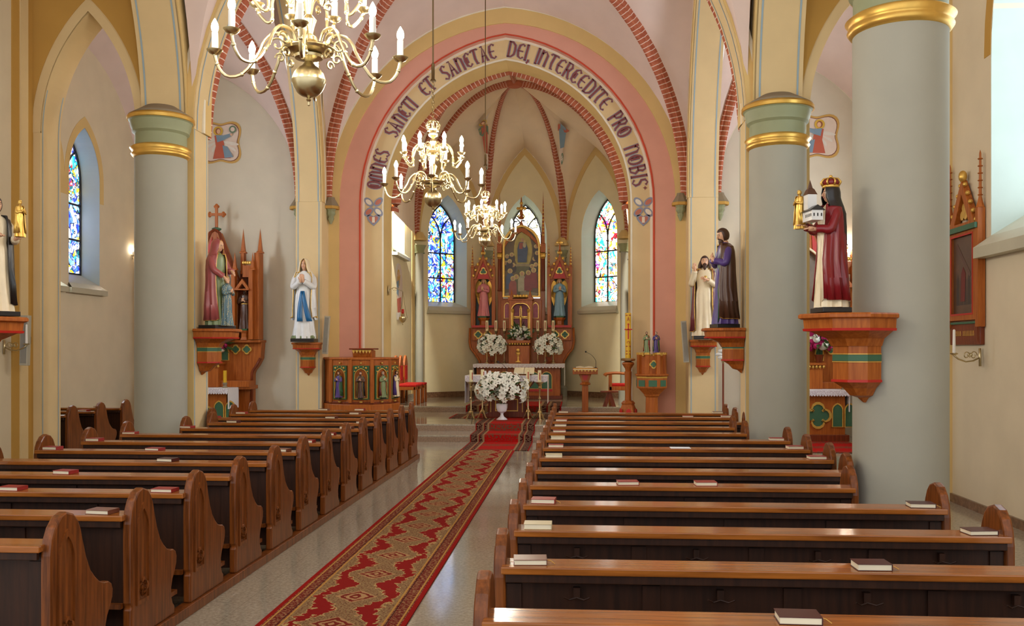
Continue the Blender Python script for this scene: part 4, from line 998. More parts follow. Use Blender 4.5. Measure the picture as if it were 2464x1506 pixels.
    arms = arms if arms is not None else [((-.24, -.07, 1.1), (-.05, -.2, 1.16), (.6, -.3, .8)), ((.24, -.07, 1.1), (.05, -.2, 1.14), (-.6, -.3, .8))]
    for k, (el, wr, d) in enumerate(arms):
        sg = -1 if el[0] < 0 else 1; m = MB(); el = Vector(el); wr = Vector(wr)
        sweep(m, [(sg*.13, 0, 1.36), (sg*.185, -.01, 1.3), el, el.lerp(wr, .5), wr-(wr-el).normalized()*.02], [.05, .065, .062, .056, .058], 10, 4)
        ao = m.build('sleeve', armmat or robe, o, smooth=True)
        m = MB(); hand(m, wr, d, (0, -1, .2) if abs(Vector(d).normalized().y) < .8 else (0, 0, 1), 1.0); m.build('hand', skin, o, smooth=True)
    if wings:
        for sg in (1, -1):
            m = MB(); rows = []
            out = [(.05, 1.3), (.12, 1.5), (.26, 1.62), (.36, 1.55), (.4, 1.3), (.37, 1.0), (.3, .7), (.22, .5), (.2, .62), (.15, .85), (.08, 1.1)]
            m.prism([(sg*x, z) for x, z in out], .13, .16, XZ)
            for j in range(6): m.tube([(sg*(.1+.03*j), .125, 1.35-.02*j), (sg*(.18+.035*j), .12, 1.1-.03*j), (sg*(.2+.02*j), .125, .8-.03*j+.05*j)], [.014, .02, .008], 6)
            m.build('wing', wings, o, smooth='auto')
    return o
# ---- painted wooden console brackets
def console(label, x, y, zt, rz, hw=.3, dp=.42, hgt=.62):
    """half-octagonal shelf; local -y points away from the wall"""
    o = thing('console', label, 'console', (x, y, zt-hgt), rz, None)
    oct_ = lambda k, d=dp: [(-hw*k, .0), (-hw*k, -d*k*.55), (-hw*k*.5, -d*k), (hw*k*.5, -d*k), (hw*k, -d*k*.55), (hw*k, .0)]
    def loft_(levels, nm, m, par):
        mb = MB(); rows = [[(a, b, z) for a, b in oct_(k)] for k, z in levels]; mb.grid(rows, True); mb.face(list(range(6))); n = len(levels)-1; mb.face([n*6+i for i in range(6)][::-1]); return mb.build(nm, m, par)
    H = hgt
    loft_([(1.03, H-.045), (1.08, H-.035), (1.08, H-.012), (1.05, H)], 'top_board', 'altar', o)
    loft_([(.98, H-.13), (1.0, H-.045)], 'cornice', 'altar', o); loft_([(1.0, H-.14), (1.01, H-.12)], 'red_line', 'vred', o)
    loft_([(.55, H-.26), (.62, H-.2), (.9, H-.14)], 'neck', 'altar', o)
    b = loft_([(.52, .19), (.52, H-.26)], 'body', 'altar', o)
    loft_([(.53, .34), (.53, .39)], 'green_band', 'pgreen', b); loft_([(.535, .393), (.535, .4)], 'gilt_line', 'goldp', b); loft_([(.535, .33), (.535, .337)], 'gilt_line', 'goldp', b)
    loft_([(.55, .17), (.55, .19)], 'red_line', 'vred', o)
    loft_([(.03, 0), (.12, .04), (.25, .06), (.36, .12), (.52, .17)], 'drop', 'altar', o)
    return o
ZC = lambda v, X, Y: HEYE+(VH-v)*zc_(X, Y)/FPX
# near right column: crowned figure holding a church
console('red brown console on the near column, carrying the crowned statue', 2.345, 7.83, 2.115, math.radians(-62), .33, .5, .72)
st = fig('statue', 'crowned statue in maroon cloak and black veil holding a model church, on near right console', (2.12, 7.66, 2.12), math.radians(-80), 1.0, 'ivory', 'maroon', 'ivory', veil='black', crown=True,
    arms=[((-.22, -.12, 1.12), (-.12, -.3, 1.16), (.3, -1, .2)), ((.22, -.1, 1.1), (.12, -.27, 1.1), (-.3, -1, .1))], armmat='ivory', trim=None, mop=(.75, .6), basehw=.2, veil_=None) if False else \
    fig('statue', 'crowned statue in maroon cloak and black veil holding a model church, on near right console', (2.02, 7.64, 2.12), math.radians(-80), 1.02, 'ivory', 'maroon', 'ivory', veil='black', crown=True,
    arms=[((-.22, -.12, 1.12), (-.12, -.3, 1.16), (.3, -1, .2)), ((.22, -.1, 1.1), (.12, -.27, 1.1), (-.3, -1, .1))], armmat='maroon', trim=None, mop=(.75, .6), basehw=.2)
ch = MB().box(-.19, .1, -.38, -.23, 1.2, 1.33); ch.build('model_church_nave', 'wpaint', st)
MB().prism([(-.41, 1.33), (-.2, 1.33), (-.305, 1.4)], -.2, .11, YZ).build('model_church_roof', 'black', st)
MB().box(-.21, -.07, -.36, -.24, 1.33, 1.56).build('model_church_tower', 'wpaint', st)
MB().lathe([(.1, 0), (.06, .07), (.035, .09), (.001, .2)], (-.14, -.3, 1.56), 4, sides_phase=pi/4).build('tower_roof', 'brown', st)
for k in range(5): MB().box(-.1+.04*k, -.085+.04*k, -.384, -.378, 1.25, 1.29).build('painted_window', 'black', st)
for k in range(3): MB().box(.098, .104, -.36+.05*k, -.345+.05*k, 1.25, 1.29).build('painted_window', 'black', st)
def gilt_child(par, x, y, z, rz=0):
    M_ = dict(robe='gold', mantle='gold', hair='gold', skin='gold', base=None, small=True, trim=None, parent=par)
    f = fig('gilded_figurine', None, (x, y, z), rz, .52, **M_)
for c_ in st.children:
    if c_.name.split('.')[0] in ('model_church_nave', 'model_church_roof', 'model_church_tower', 'tower_roof', 'painted_window'): c_.location.x += .17
gilt_child(st, -.13, -.38, 1.13, .3)
# far right column: bearded saint
console('red brown console on the far right column, carrying the bearded statue in purple', 2.27, 13.14, 2.12, math.radians(-90), .27, .5, .62)
fig('statue', 'bearded statue in purple robe with brown green cloak, on far right column console', (2.03, 13.12, 2.12), math.radians(-78), 1.38, 'purple', 'brown', 'dkgreen', 'hair', True, basehw=.19, mop=(1.1, .7), tilt=.3, lean=.02)
# respond: statue with raised hand
cx = 2.80
console('red brown console right of the chancel arch, under the statue with raised hand', cx-.24, 19.45, 2.02, 0, .26, .4, .72)
fj = fig('statue', 'bearded long haired statue in white and maroon raising its hand, right of chancel arch', (cx-.24, 19.12, 2.03), -.1, 1.68, 'ivory', 'plum', None, 'hair', True, longhair=True, basehw=.22, mop=(.95, .9),
    arms=[((-.27, -.08, 1.12), (-.2, -.2, 1.4), (-.05, -.2, 1)), ((.22, -.08, 1.1), (.05, -.2, 1.2), (-.8, -.2, .3))])
MB().ball((.01, -.16, 1.24), .04, .02, .05).build('gilded_heart', 'gold', fj, smooth=True)
# left respond: praying statue
console('red brown console left of the chancel arch, under the praying white statue', -5.68, 19.45, 1.97, 0, .28, .4, .7)
fm = fig('statue', 'praying statue in white robe with blue sash and long veil, left of the chancel arch', (-5.68, 19.13, 1.98), .05, 1.72, 'wpaint', 'wpaint', None, 'blond', veil='ivory', basehw=.24, mop=(1.05, 1.0), mz=.5,
    arms=[((-.21, -.08, 1.13), (-.025, -.2, 1.24), (.1, -.2, 1)), ((.21, -.08, 1.13), (.025, -.2, 1.24), (-.1, -.2, 1))])
for sg, l in ((-1, .42), (1, .55)):
    m = MB(); m.grid([[(sg*(.01+.09*f*(1+.6*sg*f))+w_, -.13-.08*sin(1.2*f+.4), 1.04-.62*f*(1 if sg < 0 else 1.0)) for w_ in (-.028-.03*f, 0, .028+.03*f)] for f in [i/8 for i in range(9)]])
    so = m.build('blue_sash', 'bluep', fm, smooth=True); sd = so.modifiers.new('t', 'SOLIDIFY'); sd.thickness = .02
m = MB(); R2 = random.Random(3)
for k in range(26): a = 2*pi*k/26; m.ball((.24*cos(a)*R2.uniform(.7, 1), .19*sin(a)*R2.uniform(.7, 1), .09), .05, .05, .05, 6, 5)
m.build('painted_rock', 'sage', fm, smooth=True)
# left column: nun and child
console('red brown console on the left column, carrying the statue of a woman and child', -5.41, 13.14, 2.12, math.radians(90), .3, .5, .66)
fa_ = fig('statue', 'statue of a woman in old rose cloak with a child in dotted dress, left column', (-5.17, 13.12, 2.12), math.radians(72), 1.28, 'sage', 'oldrose', None, veil='oldrose', armmat='oldrose', basehw=.3, mop=(.7, .5), tilt=.25, lean=.02,
    arms=[((-.22, -.1, 1.12), (-.1, -.24, .98), (.3, -.5, -.7)), ((.22, -.1, 1.12), (.1, -.26, 1.1), (-.3, -.7, -.5))])
fig('child_figure', None, (-.02, -.24, .06), 0, 1.0*1.7/1.2*.66, 'dots', None, hair='blond', base=None, parent=fa_, trim=None)
# far left column: figure mostly cut by the frame
console('red brown console at the left edge of the photo under the black and white statue', -5.4, 7.9, 2.11, math.radians(75), .33, .5, .72)
fl = fig('statue', 'black and white habited statue holding a small gilded figure, cut by left frame edge', (-5.12, 7.9, 2.12), math.radians(60), 1.05, 'ivory', 'black', None, 'hair', basehw=.26, mop=(.5, .5), trim=None,
    arms=[((-.22, -.1, 1.1), (-.12, -.26, 1.12), (.3, -1, .1)), ((.22, -.1, 1.1), (.14, -.28, 1.1), (-.2, -1, .1))])
gilt_child(fl, .14, -.4, 1.12, .2)
# ================================================================ SIMPLE FITTINGS
for lab, (u, v, Y), hh, tl in (('pale slanting column loudspeaker left of the chancel arch', (785, 806, 19.35), .8, .07), ('pale slanting column loudspeaker right of the chancel arch', (1648, 822, 19.35), .85, -.07), ('pale column loudspeaker on the pilaster below the far left console', (61, 819, 12.2), .68, .03)):
    p = W(u, v, Y); o = thing('column_speaker', lab, 'speaker', (p.x, p.y, p.z)); o.rotation_euler = (0, tl, 0)
    MB().box(-.055, .055, -.04, .04, -hh/2, hh/2).build('case', 'alu', o, bevel=.006); MB().box(-.042, .042, -.046, -.04, -hh/2+.03, hh/2-.03).build('grille', 'glassgrey', o)
    MB().box(-.02, .02, .04, .1, -.05, .05).build('wall_bracket', 'iron', o)
# stations picture on the right wall, facing -x
def station(label, y, zc0, sgn=1, x=4.5):
    o = thing('framed_station_picture', label, 'picture', (x, y, zc0)); f = lambda a, b, c: (-c*sgn, a, b)
    MB().prism([(-.42, -.8), (.42, -.8), (.42, .55), (-.42, .55)], 0, .05, f).build('back_board', 'altard', o, bevel=.008)
    MB().prism([[(-.38, -.52), (.38, -.52), (.38, .5), (-.38, .5)], [(-.3, -.45), (.3, -.45), (.3, .46), (-.3, .46)]], .05, .085, f).build('frame', 'altar', o, bevel=.006)
    MB().prism([[(-.31, -.46), (.31, -.46), (.31, .47), (-.31, .47)], [(-.29, -.44), (.29, -.44), (.29, .45), (-.29, .45)]], .085, .09, f).build('red_fillet', 'vred', o)
    pc = MB().prism([(-.3, -.45), (.3, -.45), (.3, .46), (-.3, .46)], .05, .056, f).build('painting', 'painting', o)
    m = MB(); m.prism([(-.2, .0), (.18, .38), (.22, .35), (-.16, -.03)], .056, .058, f); m.build('painted_beam', 'brown', pc)
    m = MB(); m.prism([(-.03, -.3), (.09, -.3), (.07, .02), (.02, .1), (-.05, .02)], .058, .06, f); m.build('painted_red_robe', mat('dull red canvas paint', (110, 40, 32)), pc)
    m = MB()
    for k in range(5): m.prism([(-.27+.1*k, -.34), (-.19+.1*k, -.34), (-.2+.1*k, -.06), (-.23+.1*k, .02), (-.26+.1*k, -.06)], .056, .0575, f)
    m.build('painted_crowd', mat('murky canvas paint', (70, 58, 50)), pc)
    MB().prism([(-.44, .5), (.44, .5), (.44, .56), (-.44, .56)], .04, .12, f).build('cornice', 'pgreen', o)
    g = MB(); g.prism([[(-.36, .56), (0, 1.1), (.36, .56)], [(-.2, .6), (0, .93), (.2, .6)]], .02, .09, f); g.build('gable', 'altar', o, bevel=.006)
    each('gilt_crocket', 'gold', o, [((-.07*sgn, sg*(.36-.075*k), .6+.11*k), (.028, .028, .028)) for sg in (1, -1) for k in range(5)]+[((-.07*sgn, 0, 1.14), (.05, .05, .07))])
    MB().prism(foil(0, .72, .11, 3, pi/2), .03, .06, f).build('trefoil', 'goldp', o)
    for sg in (1, -1):
        p = MB().box(-.09, -.01, sg*.42-.035, sg*.42+.035, -.6, .72); 
        p.lathe([(.05, 0), (.03, .06), (.018, .12), (.012, .6), (.001, .64)], (-.05, sg*.42, .72), 8); p.build('pinnacle', 'altar', o)
        q = MB()
        for k in range(6): q.ball((-.05, sg*.42, .86+.08*k), .03, .03, .01, 8, 4)
        q.build('crockets', 'altar', o)
    t = MB().prism([(-.36, -.76), (.36, -.76), (.36, -.58), (-.36, -.58)], .05, .055, f).build('inscription_board', 'altard', o)
    m = MB(); x_ = -.27
    for k, ch_ in enumerate('Chrystus Jezus'):        # faint gilt lettering strokes
        if ch_ != ' ': m.prism([(x_, -.7), (x_+.012, -.7), (x_+.02, -.64), (x_+.008, -.64)], .055, .057, f); m.prism([(x_, -.7), (x_+.026, -.695), (x_+.026, -.685), (x_, -.69)], .055, .057, f)
        x_ += .04
    m.build('gilt_lettering', 'goldp', t)
    MB().prism([(-.36, -.56), (.36, -.56), (.36, -.535), (-.36, -.535)], .05, .07, f).build('green_moulding', 'pgreen', o)
    return o
station('carved gothic framed dark station picture on right wall behind the near column', 11.12, 2.68)
def bracket(label, x, y, z, rz):
    o = thing('candle_bracket', label, 'candle holder', (x, y, z), rz); m = MB()      # arm runs along local -y from the wall
    m.tube([(0, 0, 0), (0, -.1, -.04), (0, -.2, -.05), (0, -.3, -.02), (0, -.36, .02)], .009, 6)
    for c, r_ in ((-.09, .05), (-.19, .045), (-.14, .03)): m.tube([(0, c+r_*(1-k/20)*cos(k*.5), .02+r_*(1-k/20)*sin(k*.5)) for k in range(15)], .006, 5)
    m.tube([(0, 0, -.1), (0, -.004, .1)], .014, 6); m.build('scroll_arm', 'brass', o, smooth=True)
    MB().lathe([(.01, .02), (.04, .035), (.042, .045), (.015, .05)], (0, -.36, 0), 12).build('drip_pan', 'brass', o)
    MB().lathe([(.018, .045), (.014, .3), (.001, .31)], (0, -.36, 0), 10).build('candle', 'candle', o, smooth='auto')
bracket('gilded scroll bracket with white candle below the station picture at right', 4.47, 10.75, 1.74, math.radians(-68))
bracket('gilded candle bracket under the far left console on the aisle wall', -7.78, 12.2, 1.86, math.radians(80))
station('carved station picture at the far left edge below the statue console', 11.6, 2.5, -1, -7.8)
# ---- frescoes
def decal(parts, fr, parent, name='fresco'):
    """flat painted shapes: (material, polygon); each a hair above the last"""
    for k, (m_, poly) in enumerate(parts):
        MB().prism(poly, .004+.0015*k, .005+.0015*k, fr).build(name if k == 0 else 'painted_shape', m_, parent)
for nm, c in (('f_cream', (226, 206, 190)), ('f_gold', (206, 164, 92)), ('f_red', (188, 96, 74)), ('f_blue', (126, 150, 168)), ('f_skin', (224, 180, 146)), ('f_green', (110, 132, 108)), ('f_brown', (150, 92, 62)), ('f_white', (226, 218, 206)), ('f_halo', (216, 176, 70)), ('f_line', (120, 70, 60))):
    M[nm] = mat(nm.replace('f_', 'fresco '), c, rough=.85, var=.04)
def ell(cx, cy, rx, ry, n=18, a=0): return [(cx+rx*cos(t)*cos(a)-ry*sin(t)*sin(a), cy+rx*cos(t)*sin(a)+ry*sin(t)*cos(a)) for t in [2*pi*i/n for i in range(n)]]
def feathers(sg, x, y, s):
    out = []
    for k in range(6):
        a = sg*(-.25-.24*k)-pi/2 if False else -pi/2+sg*(.15+.25*k)
        out.append(('f_white' if k % 2 else 'f_cream', ell(x+.15*s*cos(a), y+.15*s*sin(a), .19*s, .04*s, 12, a)))
    return out
def kneel(fr, parent, s=1.0, flip=1):
    F = flip; q = [(.6*cos(t)*(1+.16*cos(4*t)), .6*sin(t)*(1+.16*cos(4*t))) for t in [2*pi*i/48+pi/4*0 for i in range(48)]]
    rot = lambda P: [((x*cos(pi/4)-y*sin(pi/4))*s*F, (x*sin(pi/4)+y*cos(pi/4))*s) for x, y in P]
    P = [('f_gold', rot(q)), ('f_line', rot([(x*.9, y*.9) for x, y in q])), ('f_cream', rot([(x*.87, y*.87) for x, y in q]))]
    for sg, x, y in ((-1, -.08, .1), (1, .12, -.0)): P += [(m_, [(a*s*F, b*s) for a, b in pl]) for m_, pl in feathers(sg, x, y, 1.15)]
    P += [('f_halo', [(a*s*F, b*s) for a, b in ell(-.06, .3, .13, .13)]), ('f_brown', [(a*s*F, b*s) for a, b in ell(-.06, .3, .075, .085)]), ('f_skin', [(a*s*F, b*s) for a, b in ell(-.045, .29, .05, .065)]),
          ('f_red', [(a*s*F, b*s) for a, b in [(-.16, .18), (.0, .2), (.1, .0), (.12, -.25), (.3, -.42), (-.2, -.44), (-.12, -.1)]]),
          ('f_blue', [(a*s*F, b*s) for a, b in [(-.12, .2), (.08, .18), (.3, .24), (.3, .16), (.08, .05), (-.08, .0)]]), ('f_blue', [(a*s*F, b*s) for a, b in [(.06, -.08), (.2, -.12), (.36, -.4), (.12, -.42)]]),
          ('f_green', [(a*s*F, b*s) for a, b in ell(.34, .34, .1, .1)]), ('f_cream', [(a*s*F, b*s) for a, b in ell(.34, .34, .06, .06)]),
          ('f_skin', [(a*s*F, b*s) for a, b in ell(.3, .2, .03, .03)])]
    decal(P, fr, parent)
el_ = bpy.data.objects['wall_east_left']; er_ = bpy.data.objects['wall_east_right']
c = W(531, 343, 19.99); kneel(lambda a, b, cc: (c.x+a, 19.995-cc, c.z+b), el_, .82)
c2 = W(1966, 328, 19.99); kneel(lambda a, b, cc: (c2.x+a, 19.995-cc, c2.z+b), er_, .82, -1)
# standing angels on the vault webs
def standing(fr, parent, col, col2, F=1):
    P = [('f_white', [(a*F, b) for a, b in ell(.18, .62, .1, .42, 14, -.35)]), ('f_cream', [(a*F, b) for a, b in ell(.22, .6, .06, .36, 14, -.45)]), ('f_cream', [(a*F, b) for a, b in ell(.1, -.62, .2, .15)]), ('f_green', [(a*F, b) for a, b in ell(.0, -.72, .12, .1)]), ('f_white', [(a*F, b) for a, b in ell(.0, -.72, .08, .06)]),
         ('f_halo', ell(0, .34, .15, .15)), ('f_brown', ell(0, .34, .09, .1)), ('f_skin', ell(.0, .33, .055, .07)),
         (col, [(a*F, b) for a, b in [(-.1, .22), (.12, .22), (.16, .0), (.14, -.5), (-.14, -.52), (-.15, -.1)]]), (col2, [(a*F, b) for a, b in [(-.22, .16), (-.05, .24), (.0, .05), (-.1, -.15), (-.24, -.05)]]), (col2, [(a*F, b) for a, b in [(.1, .2), (.2, .12), (.22, -.1), (.1, -.05)]]), ('f_gold', [(a*F, b) for a, b in [(-.2, .1), (.18, .2), (.18, .15), (-.2, .04)]])]
    decal(P, fr, parent)
def onweb_decal(cands, u, v, parts_fn, lift=.06):
    best = None
    for c0, c1 in cands:
        n = len(c0)-1
        for i in range(n*2):
            for j in range(1, 12):
                t = i/2; k = int(t); f = t-k; s = j/12; p = c0[k].lerp(c0[k+1], f).lerp(c1[k].lerp(c1[k+1], f), s)
                zc = zc_(p.x, p.y); uu = 1232+FPX*(p.x*cos(PSI)+p.y*sin(PSI))/zc; vv = VH-(p.z-HEYE)*FPX/zc; d = (uu-u)**2+(vv-v)**2
                if best is None or d < best[0]:
                    best = (d, t, s, c0, c1, i)
    _, t0, s0, c0, c1, _ = best; n = len(c0)-1
    def surf(t, s):
        t = min(max(t, 0), n-.001); k = int(t); f = t-k; return c0[k].lerp(c0[k+1], f).lerp(c1[k].lerp(c1[k+1], f), s)
    p = surf(t0, s0); kt = .2/max((surf(t0+.2, s0)-p).length, 1e-4); up = (surf(t0+.2, s0)-p).normalized(); dd = surf(t0, s0+.05)-p; ks = .05/dd.length*(1 if dd.x > 0 else -1)
    sh = up.dot(dd.normalized())*(1 if dd.x > 0 else -1)
    nn = up.cross(dd).normalized()
    if (Vector((AXC, 23, 4))-p).dot(nn) < 0: nn = -nn
    parts_fn(lambda a, b, cc: tuple(surf(t0+(1.75*b-1.4*a*sh)*kt, s0+1.4*a*ks)+nn*(lift+cc)))
onweb_decal(cells, 1157, 308, lambda fr: standing(fr, cvo, 'f_red', 'f_green', 1), .11)
onweb_decal(cells, 1355, 300, lambda fr: standing(fr, cvo, 'f_blue', 'f_red', -1), .11)
# fresco of a standing figure with lamp on the left chancel wall
wcl = bpy.data.objects['wall_chancel_left']; pf = WX(959, 700, AXC-CX)
ang = [('f_white', ell(0, .7, .42, .3)), ('f_cream', ell(.1, .2, .42, .8)), ('f_gold', [(-.2, .5), (.2, .6), (.1, .2), (-.3, .1)]), ('f_blue', [(-.3, .3), (.0, .4), (-.05, -.2), (-.3, -.1)]), ('f_red', [(-.25, -.3), (.3, -.2), (.25, -.75), (-.15, -.8)]), ('f_white', [(-.35, -.8), (.4, -.75), (.4, -1.0), (-.3, -1.05)]), ('f_halo', ell(-.05, .62, .15, .15)), ('f_skin', ell(-.05, .6, .09, .1))]
decal(ang, lambda a, b, cc: (pf.x+cc, pf.y+a, pf.z+b*.72), wcl)
p = W(932, 700, 20.9); o = thing('sanctuary_lamp', 'hanging brass sanctuary lamp on a wall arm left of the chancel', 'lamp', (AX-2.66, 20.7, p.z))
o.location = (AX-2.655, 20.6, p.z); m = MB(); m.ball((.01, 0, 0), .012, .06, .12); m.tube([(0, 0, 0), (.12, 0, .06), (.2, .05, .02), (.3, .1, -.02)], .009, 6)
for k in range(2): m.tube([(.12+.05*cos(t)*(1-t/9)+.05*k, .03, .02+.05*sin(t)*(1-t/9)) for t in [i*.5 for i in range(12)]], .006, 5)
m.build('wall_arm', 'brass', o, smooth=True)
m = MB(); lx, ly, lz = .3, .1, -.62
for k in range(3): a = k*2*pi/3; m.tube([(lx, ly, -.02), (lx+.04*cos(a), ly+.04*sin(a), -.3), (lx+.1*cos(a), ly+.1*sin(a), lz)], .004, 5)
m.build('chain', 'brassdark', o); MB().lathe([(.001, -.16), (.012, -.14), (.01, -.11), (.05, -.08), (.085, -.02), (.08, .02), (.04, .04), (.045, .08), (.03, .1)], (lx, ly, lz), 18).build('bowl', 'brass', o, smooth='auto')
MB().lathe([(.03, .1), (.035, .14), (.03, .2), (.02, .2)], (lx, ly, lz), 12).build('red_glass', 'vred', o, smooth=True)
# ================================================================ FLOWERS
def lily_mesh(r=.075):
    m = MB()
    for k in range(6):
        a = k*pi/3; c, s = cos(a), sin(a); rows = []
        for i in range(5):
            f = i/4; w_ = r*.33*sin(pi*min(1, .18+f*.82))**.8 if i < 4 else .001; d = r*(.12+f); z = r*(.5*f-.55*f*f*f)
            rows.append([(d*c-w_*q*s, d*s+w_*q*c, z+abs(q)*.08*r) for q in (-1, 0, 1)])
        m.grid(rows)
    return m
_l = lily_mesh().build('flower', 'petal', smooth=True); LILY = _l.data; bpy.data.objects.remove(_l)
_r = MB()
for k in range(3):
    _r.lathe([(.006+.008*k, 0), (.016+.006*k, .012), (.018+.008*k, .028-.004*k)], (0, 0, 0), 10)
_r = _r.build('flower', 'petal', smooth=True); ROSE = _r.data; bpy.data.objects.remove(_r)
ROSEM = ROSE.copy(); ROSEM.materials[0] = M['magenta']
def bouquet(label, loc, rx, ry, rz, n, cz, vase, mesh=None, mats2=None, sc=1.0, leaf=80, name='flower_arrangement', seed=1):
    rr = random.Random(seed); o = thing(name, label, 'flowers', loc)
    for nm, m_, mt in vase: m_.build(nm, mt, o, smooth='auto')
    lf = MB()
    for k in range(leaf):
        a = rr.uniform(0, 2*pi); e = rr.uniform(-.5, 1.2); d = Vector((cos(a)*cos(e)*rx, sin(a)*cos(e)*ry, sin(e)*rz)); c0 = Vector((0, 0, cz))+d*rr.uniform(.3, .75); t = d.normalized(); q = t.orthogonal().normalized(); q = Matrix.Rotation(rr.uniform(0, 6), 3, t) @ q
        L_ = .1*sc; lf.grid([[c0+t*L_*f*1.6-q*.018*sc*sin(pi*f), c0+t*L_*f*1.6+Vector((0, 0, -.01*f)), c0+t*L_*f*1.6+q*.018*sc*sin(pi*f)] for f in (0.02, .35, .7, .98)])
    for k in range(9):
        a = rr.uniform(0, 2*pi); lf.tube([(0, 0, cz-rz*1.1), (cos(a)*rx*.25, sin(a)*ry*.25, cz-rz*.3), (cos(a)*rx*.6, sin(a)*ry*.6, cz+rz*.3)], .004, 5)
    lf.build('foliage', 'leaf', o)
    for k in range(n):
        f = (k+.5)/n; e = math.asin(-.62+1.6*f if -.62+1.6*f < 1 else 1); a = k*2.399963+rr.uniform(-.2, .2); g = rr.uniform(.82, 1.04)
        d = Vector((cos(a)*cos(e), sin(a)*cos(e), sin(e))); c0 = Vector((d.x*rx*g, d.y*ry*g, cz+d.z*rz*g))
        me = mesh or LILY
        if mats2 and rr.random() < .45: me = mats2
        fo = bpy.data.objects.new('flower', me); COL.objects.link(fo); fo.parent = o; fo.location = c0
        z = (d+Vector((rr.uniform(-.4, .4), -.35+rr.uniform(-.4, .4), rr.uniform(-.3, .4)))).normalized(); fo.rotation_mode = 'QUATERNION'; fo.rotation_quaternion = z.to_track_quat('Z', 'Y')
        k_ = sc*rr.uniform(.8, 1.12); fo.scale = (k_, k_, k_)
    return o
# ================================================================ FRONT ALTAR TABLE  (centre x -1.61, y 21.4)
TX, TY, FZ = -1.61, 21.45, .281
o = thing('altar_table', 'front altar table of dark red wood with V shaped brackets, white cloth above', 'altar', (TX, TY, FZ))
MB().prism([(-.5, 0), (.5, 0), (.5, .07), (.42, .1), (.42, .55), (.68, .86), (-.68, .86), (-.42, .55), (-.42, .1), (-.5, .07)], -.28, .28, XZ).build('body', 'altard', o, bevel=.01)
MB().box(-.86, .86, -.36, .36, .88, .94).build('table_top', 'altar', o, bevel=.01)
for sg in (1, -1):
    MB().prism([[(sg*.44, .56), (sg*.6, .82), (sg*.24, .82)], [(sg*.435, .63), (sg*.54, .79), (sg*.31, .79)]], -.3, -.28, XZ).build('gilt_bracket', 'goldp', o)
m = MB().prism([[(-.26, .14), (.26, .14), (.26, .42), (-.26, .42)], [(-.24, .16), (.24, .16), (.24, .4), (-.24, .4)]], -.29, -.28, XZ); m.build('gilt_panel_line', 'goldp', o)
for sg in (1, -1): MB().box(sg*.36-.006, sg*.36+.006, -.288, -.28, .12, .6).build('gilt_line', 'goldp', o)
def cloth(label, cx, y0, y1, z, hw, front, side, loc, sc_n, parent=None):
    c = thing('altar_cloth', label, 'tablecloth', loc)
    MB().box(-hw, hw, y0, y1, z, z+.008).build('top_cloth', 'linen', c)
    e = []; n = sc_n
    for i in range(n):
        for j in range(7): t = pi*j/6; e.append((-hw+2*hw*(i+.5-.5*cos(t))/n, z-front-.045*sin(t)*1.0))
    MB().prism([(-hw, z+.004)]+e+[(hw, z+.004)], y0-.008, y0-.001, XZ).build('lace_front', 'lace', c)
    for sg, dl in ((-1, side[0]), (1, side[1])):
        MB().box(*sorted((sg*hw, sg*(hw+.008))), y0, y1, z-dl, z+.006).build('side_drop', 'linen', c)
    return c
cloth('white lace edged cloth hanging over the front altar table', TX, -.4, .4, .945, .93, .1, (.62, .62), (TX, TY, FZ), 12)
zt = FZ+.955
o = thing('open_missal', 'open book on a stand on the front altar table', 'book', (-1.22, TY-.05, zt))
MB().prism([(-.18, 0), (.16, 0), (.16, .12)], -.17, .17, lambda a, b, c: (c, a, b)).build('stand', 'altar', o)
for sg in (1, -1): MB().prism([(-.2, .03), (.14, .14), (.14, .17), (-.2, .06)], *sorted((sg*.005, sg*.23)), lambda a, b, c: (c, a, b)).build('page_block', 'pages', o)
for k, dx in enumerate((-.62, -.51)):
    tag(MB().lathe([(.04, 0), (.045, .01), (.03, .09), (.026, .1)], (TX+dx+.12, TY-.2, zt+.002), 14).build('glass_cruet', 'porcelain', smooth='auto'), 'small white vessel on front altar cloth, %s of the pair' % ('left' if k == 0 else 'right'), 'vessel')
def mic(label, loc, L_=.35, dirx=-1):
    o = thing('microphone', label, 'microphone', loc); MB().lathe([(.035, 0), (.03, .012), (.008, .02)], (0, 0, 0), 14).build('foot', 'iron', o)
    m = MB(); sweep(m, [(0, 0, .01), (0, 0, L_*.45), (dirx*L_*.25, 0, L_*.8), (dirx*L_*.6, 0, L_)], [.005, .005, .004, .004], 6); m.build('gooseneck', 'iron', o, smooth=True)
    MB().ball((dirx*L_*.62, 0, L_+.005), .022).build('windshield', 'iron', o, smooth=True)
mic('black gooseneck microphone on the front altar table', (-1.62, TY-.22, zt), .3)
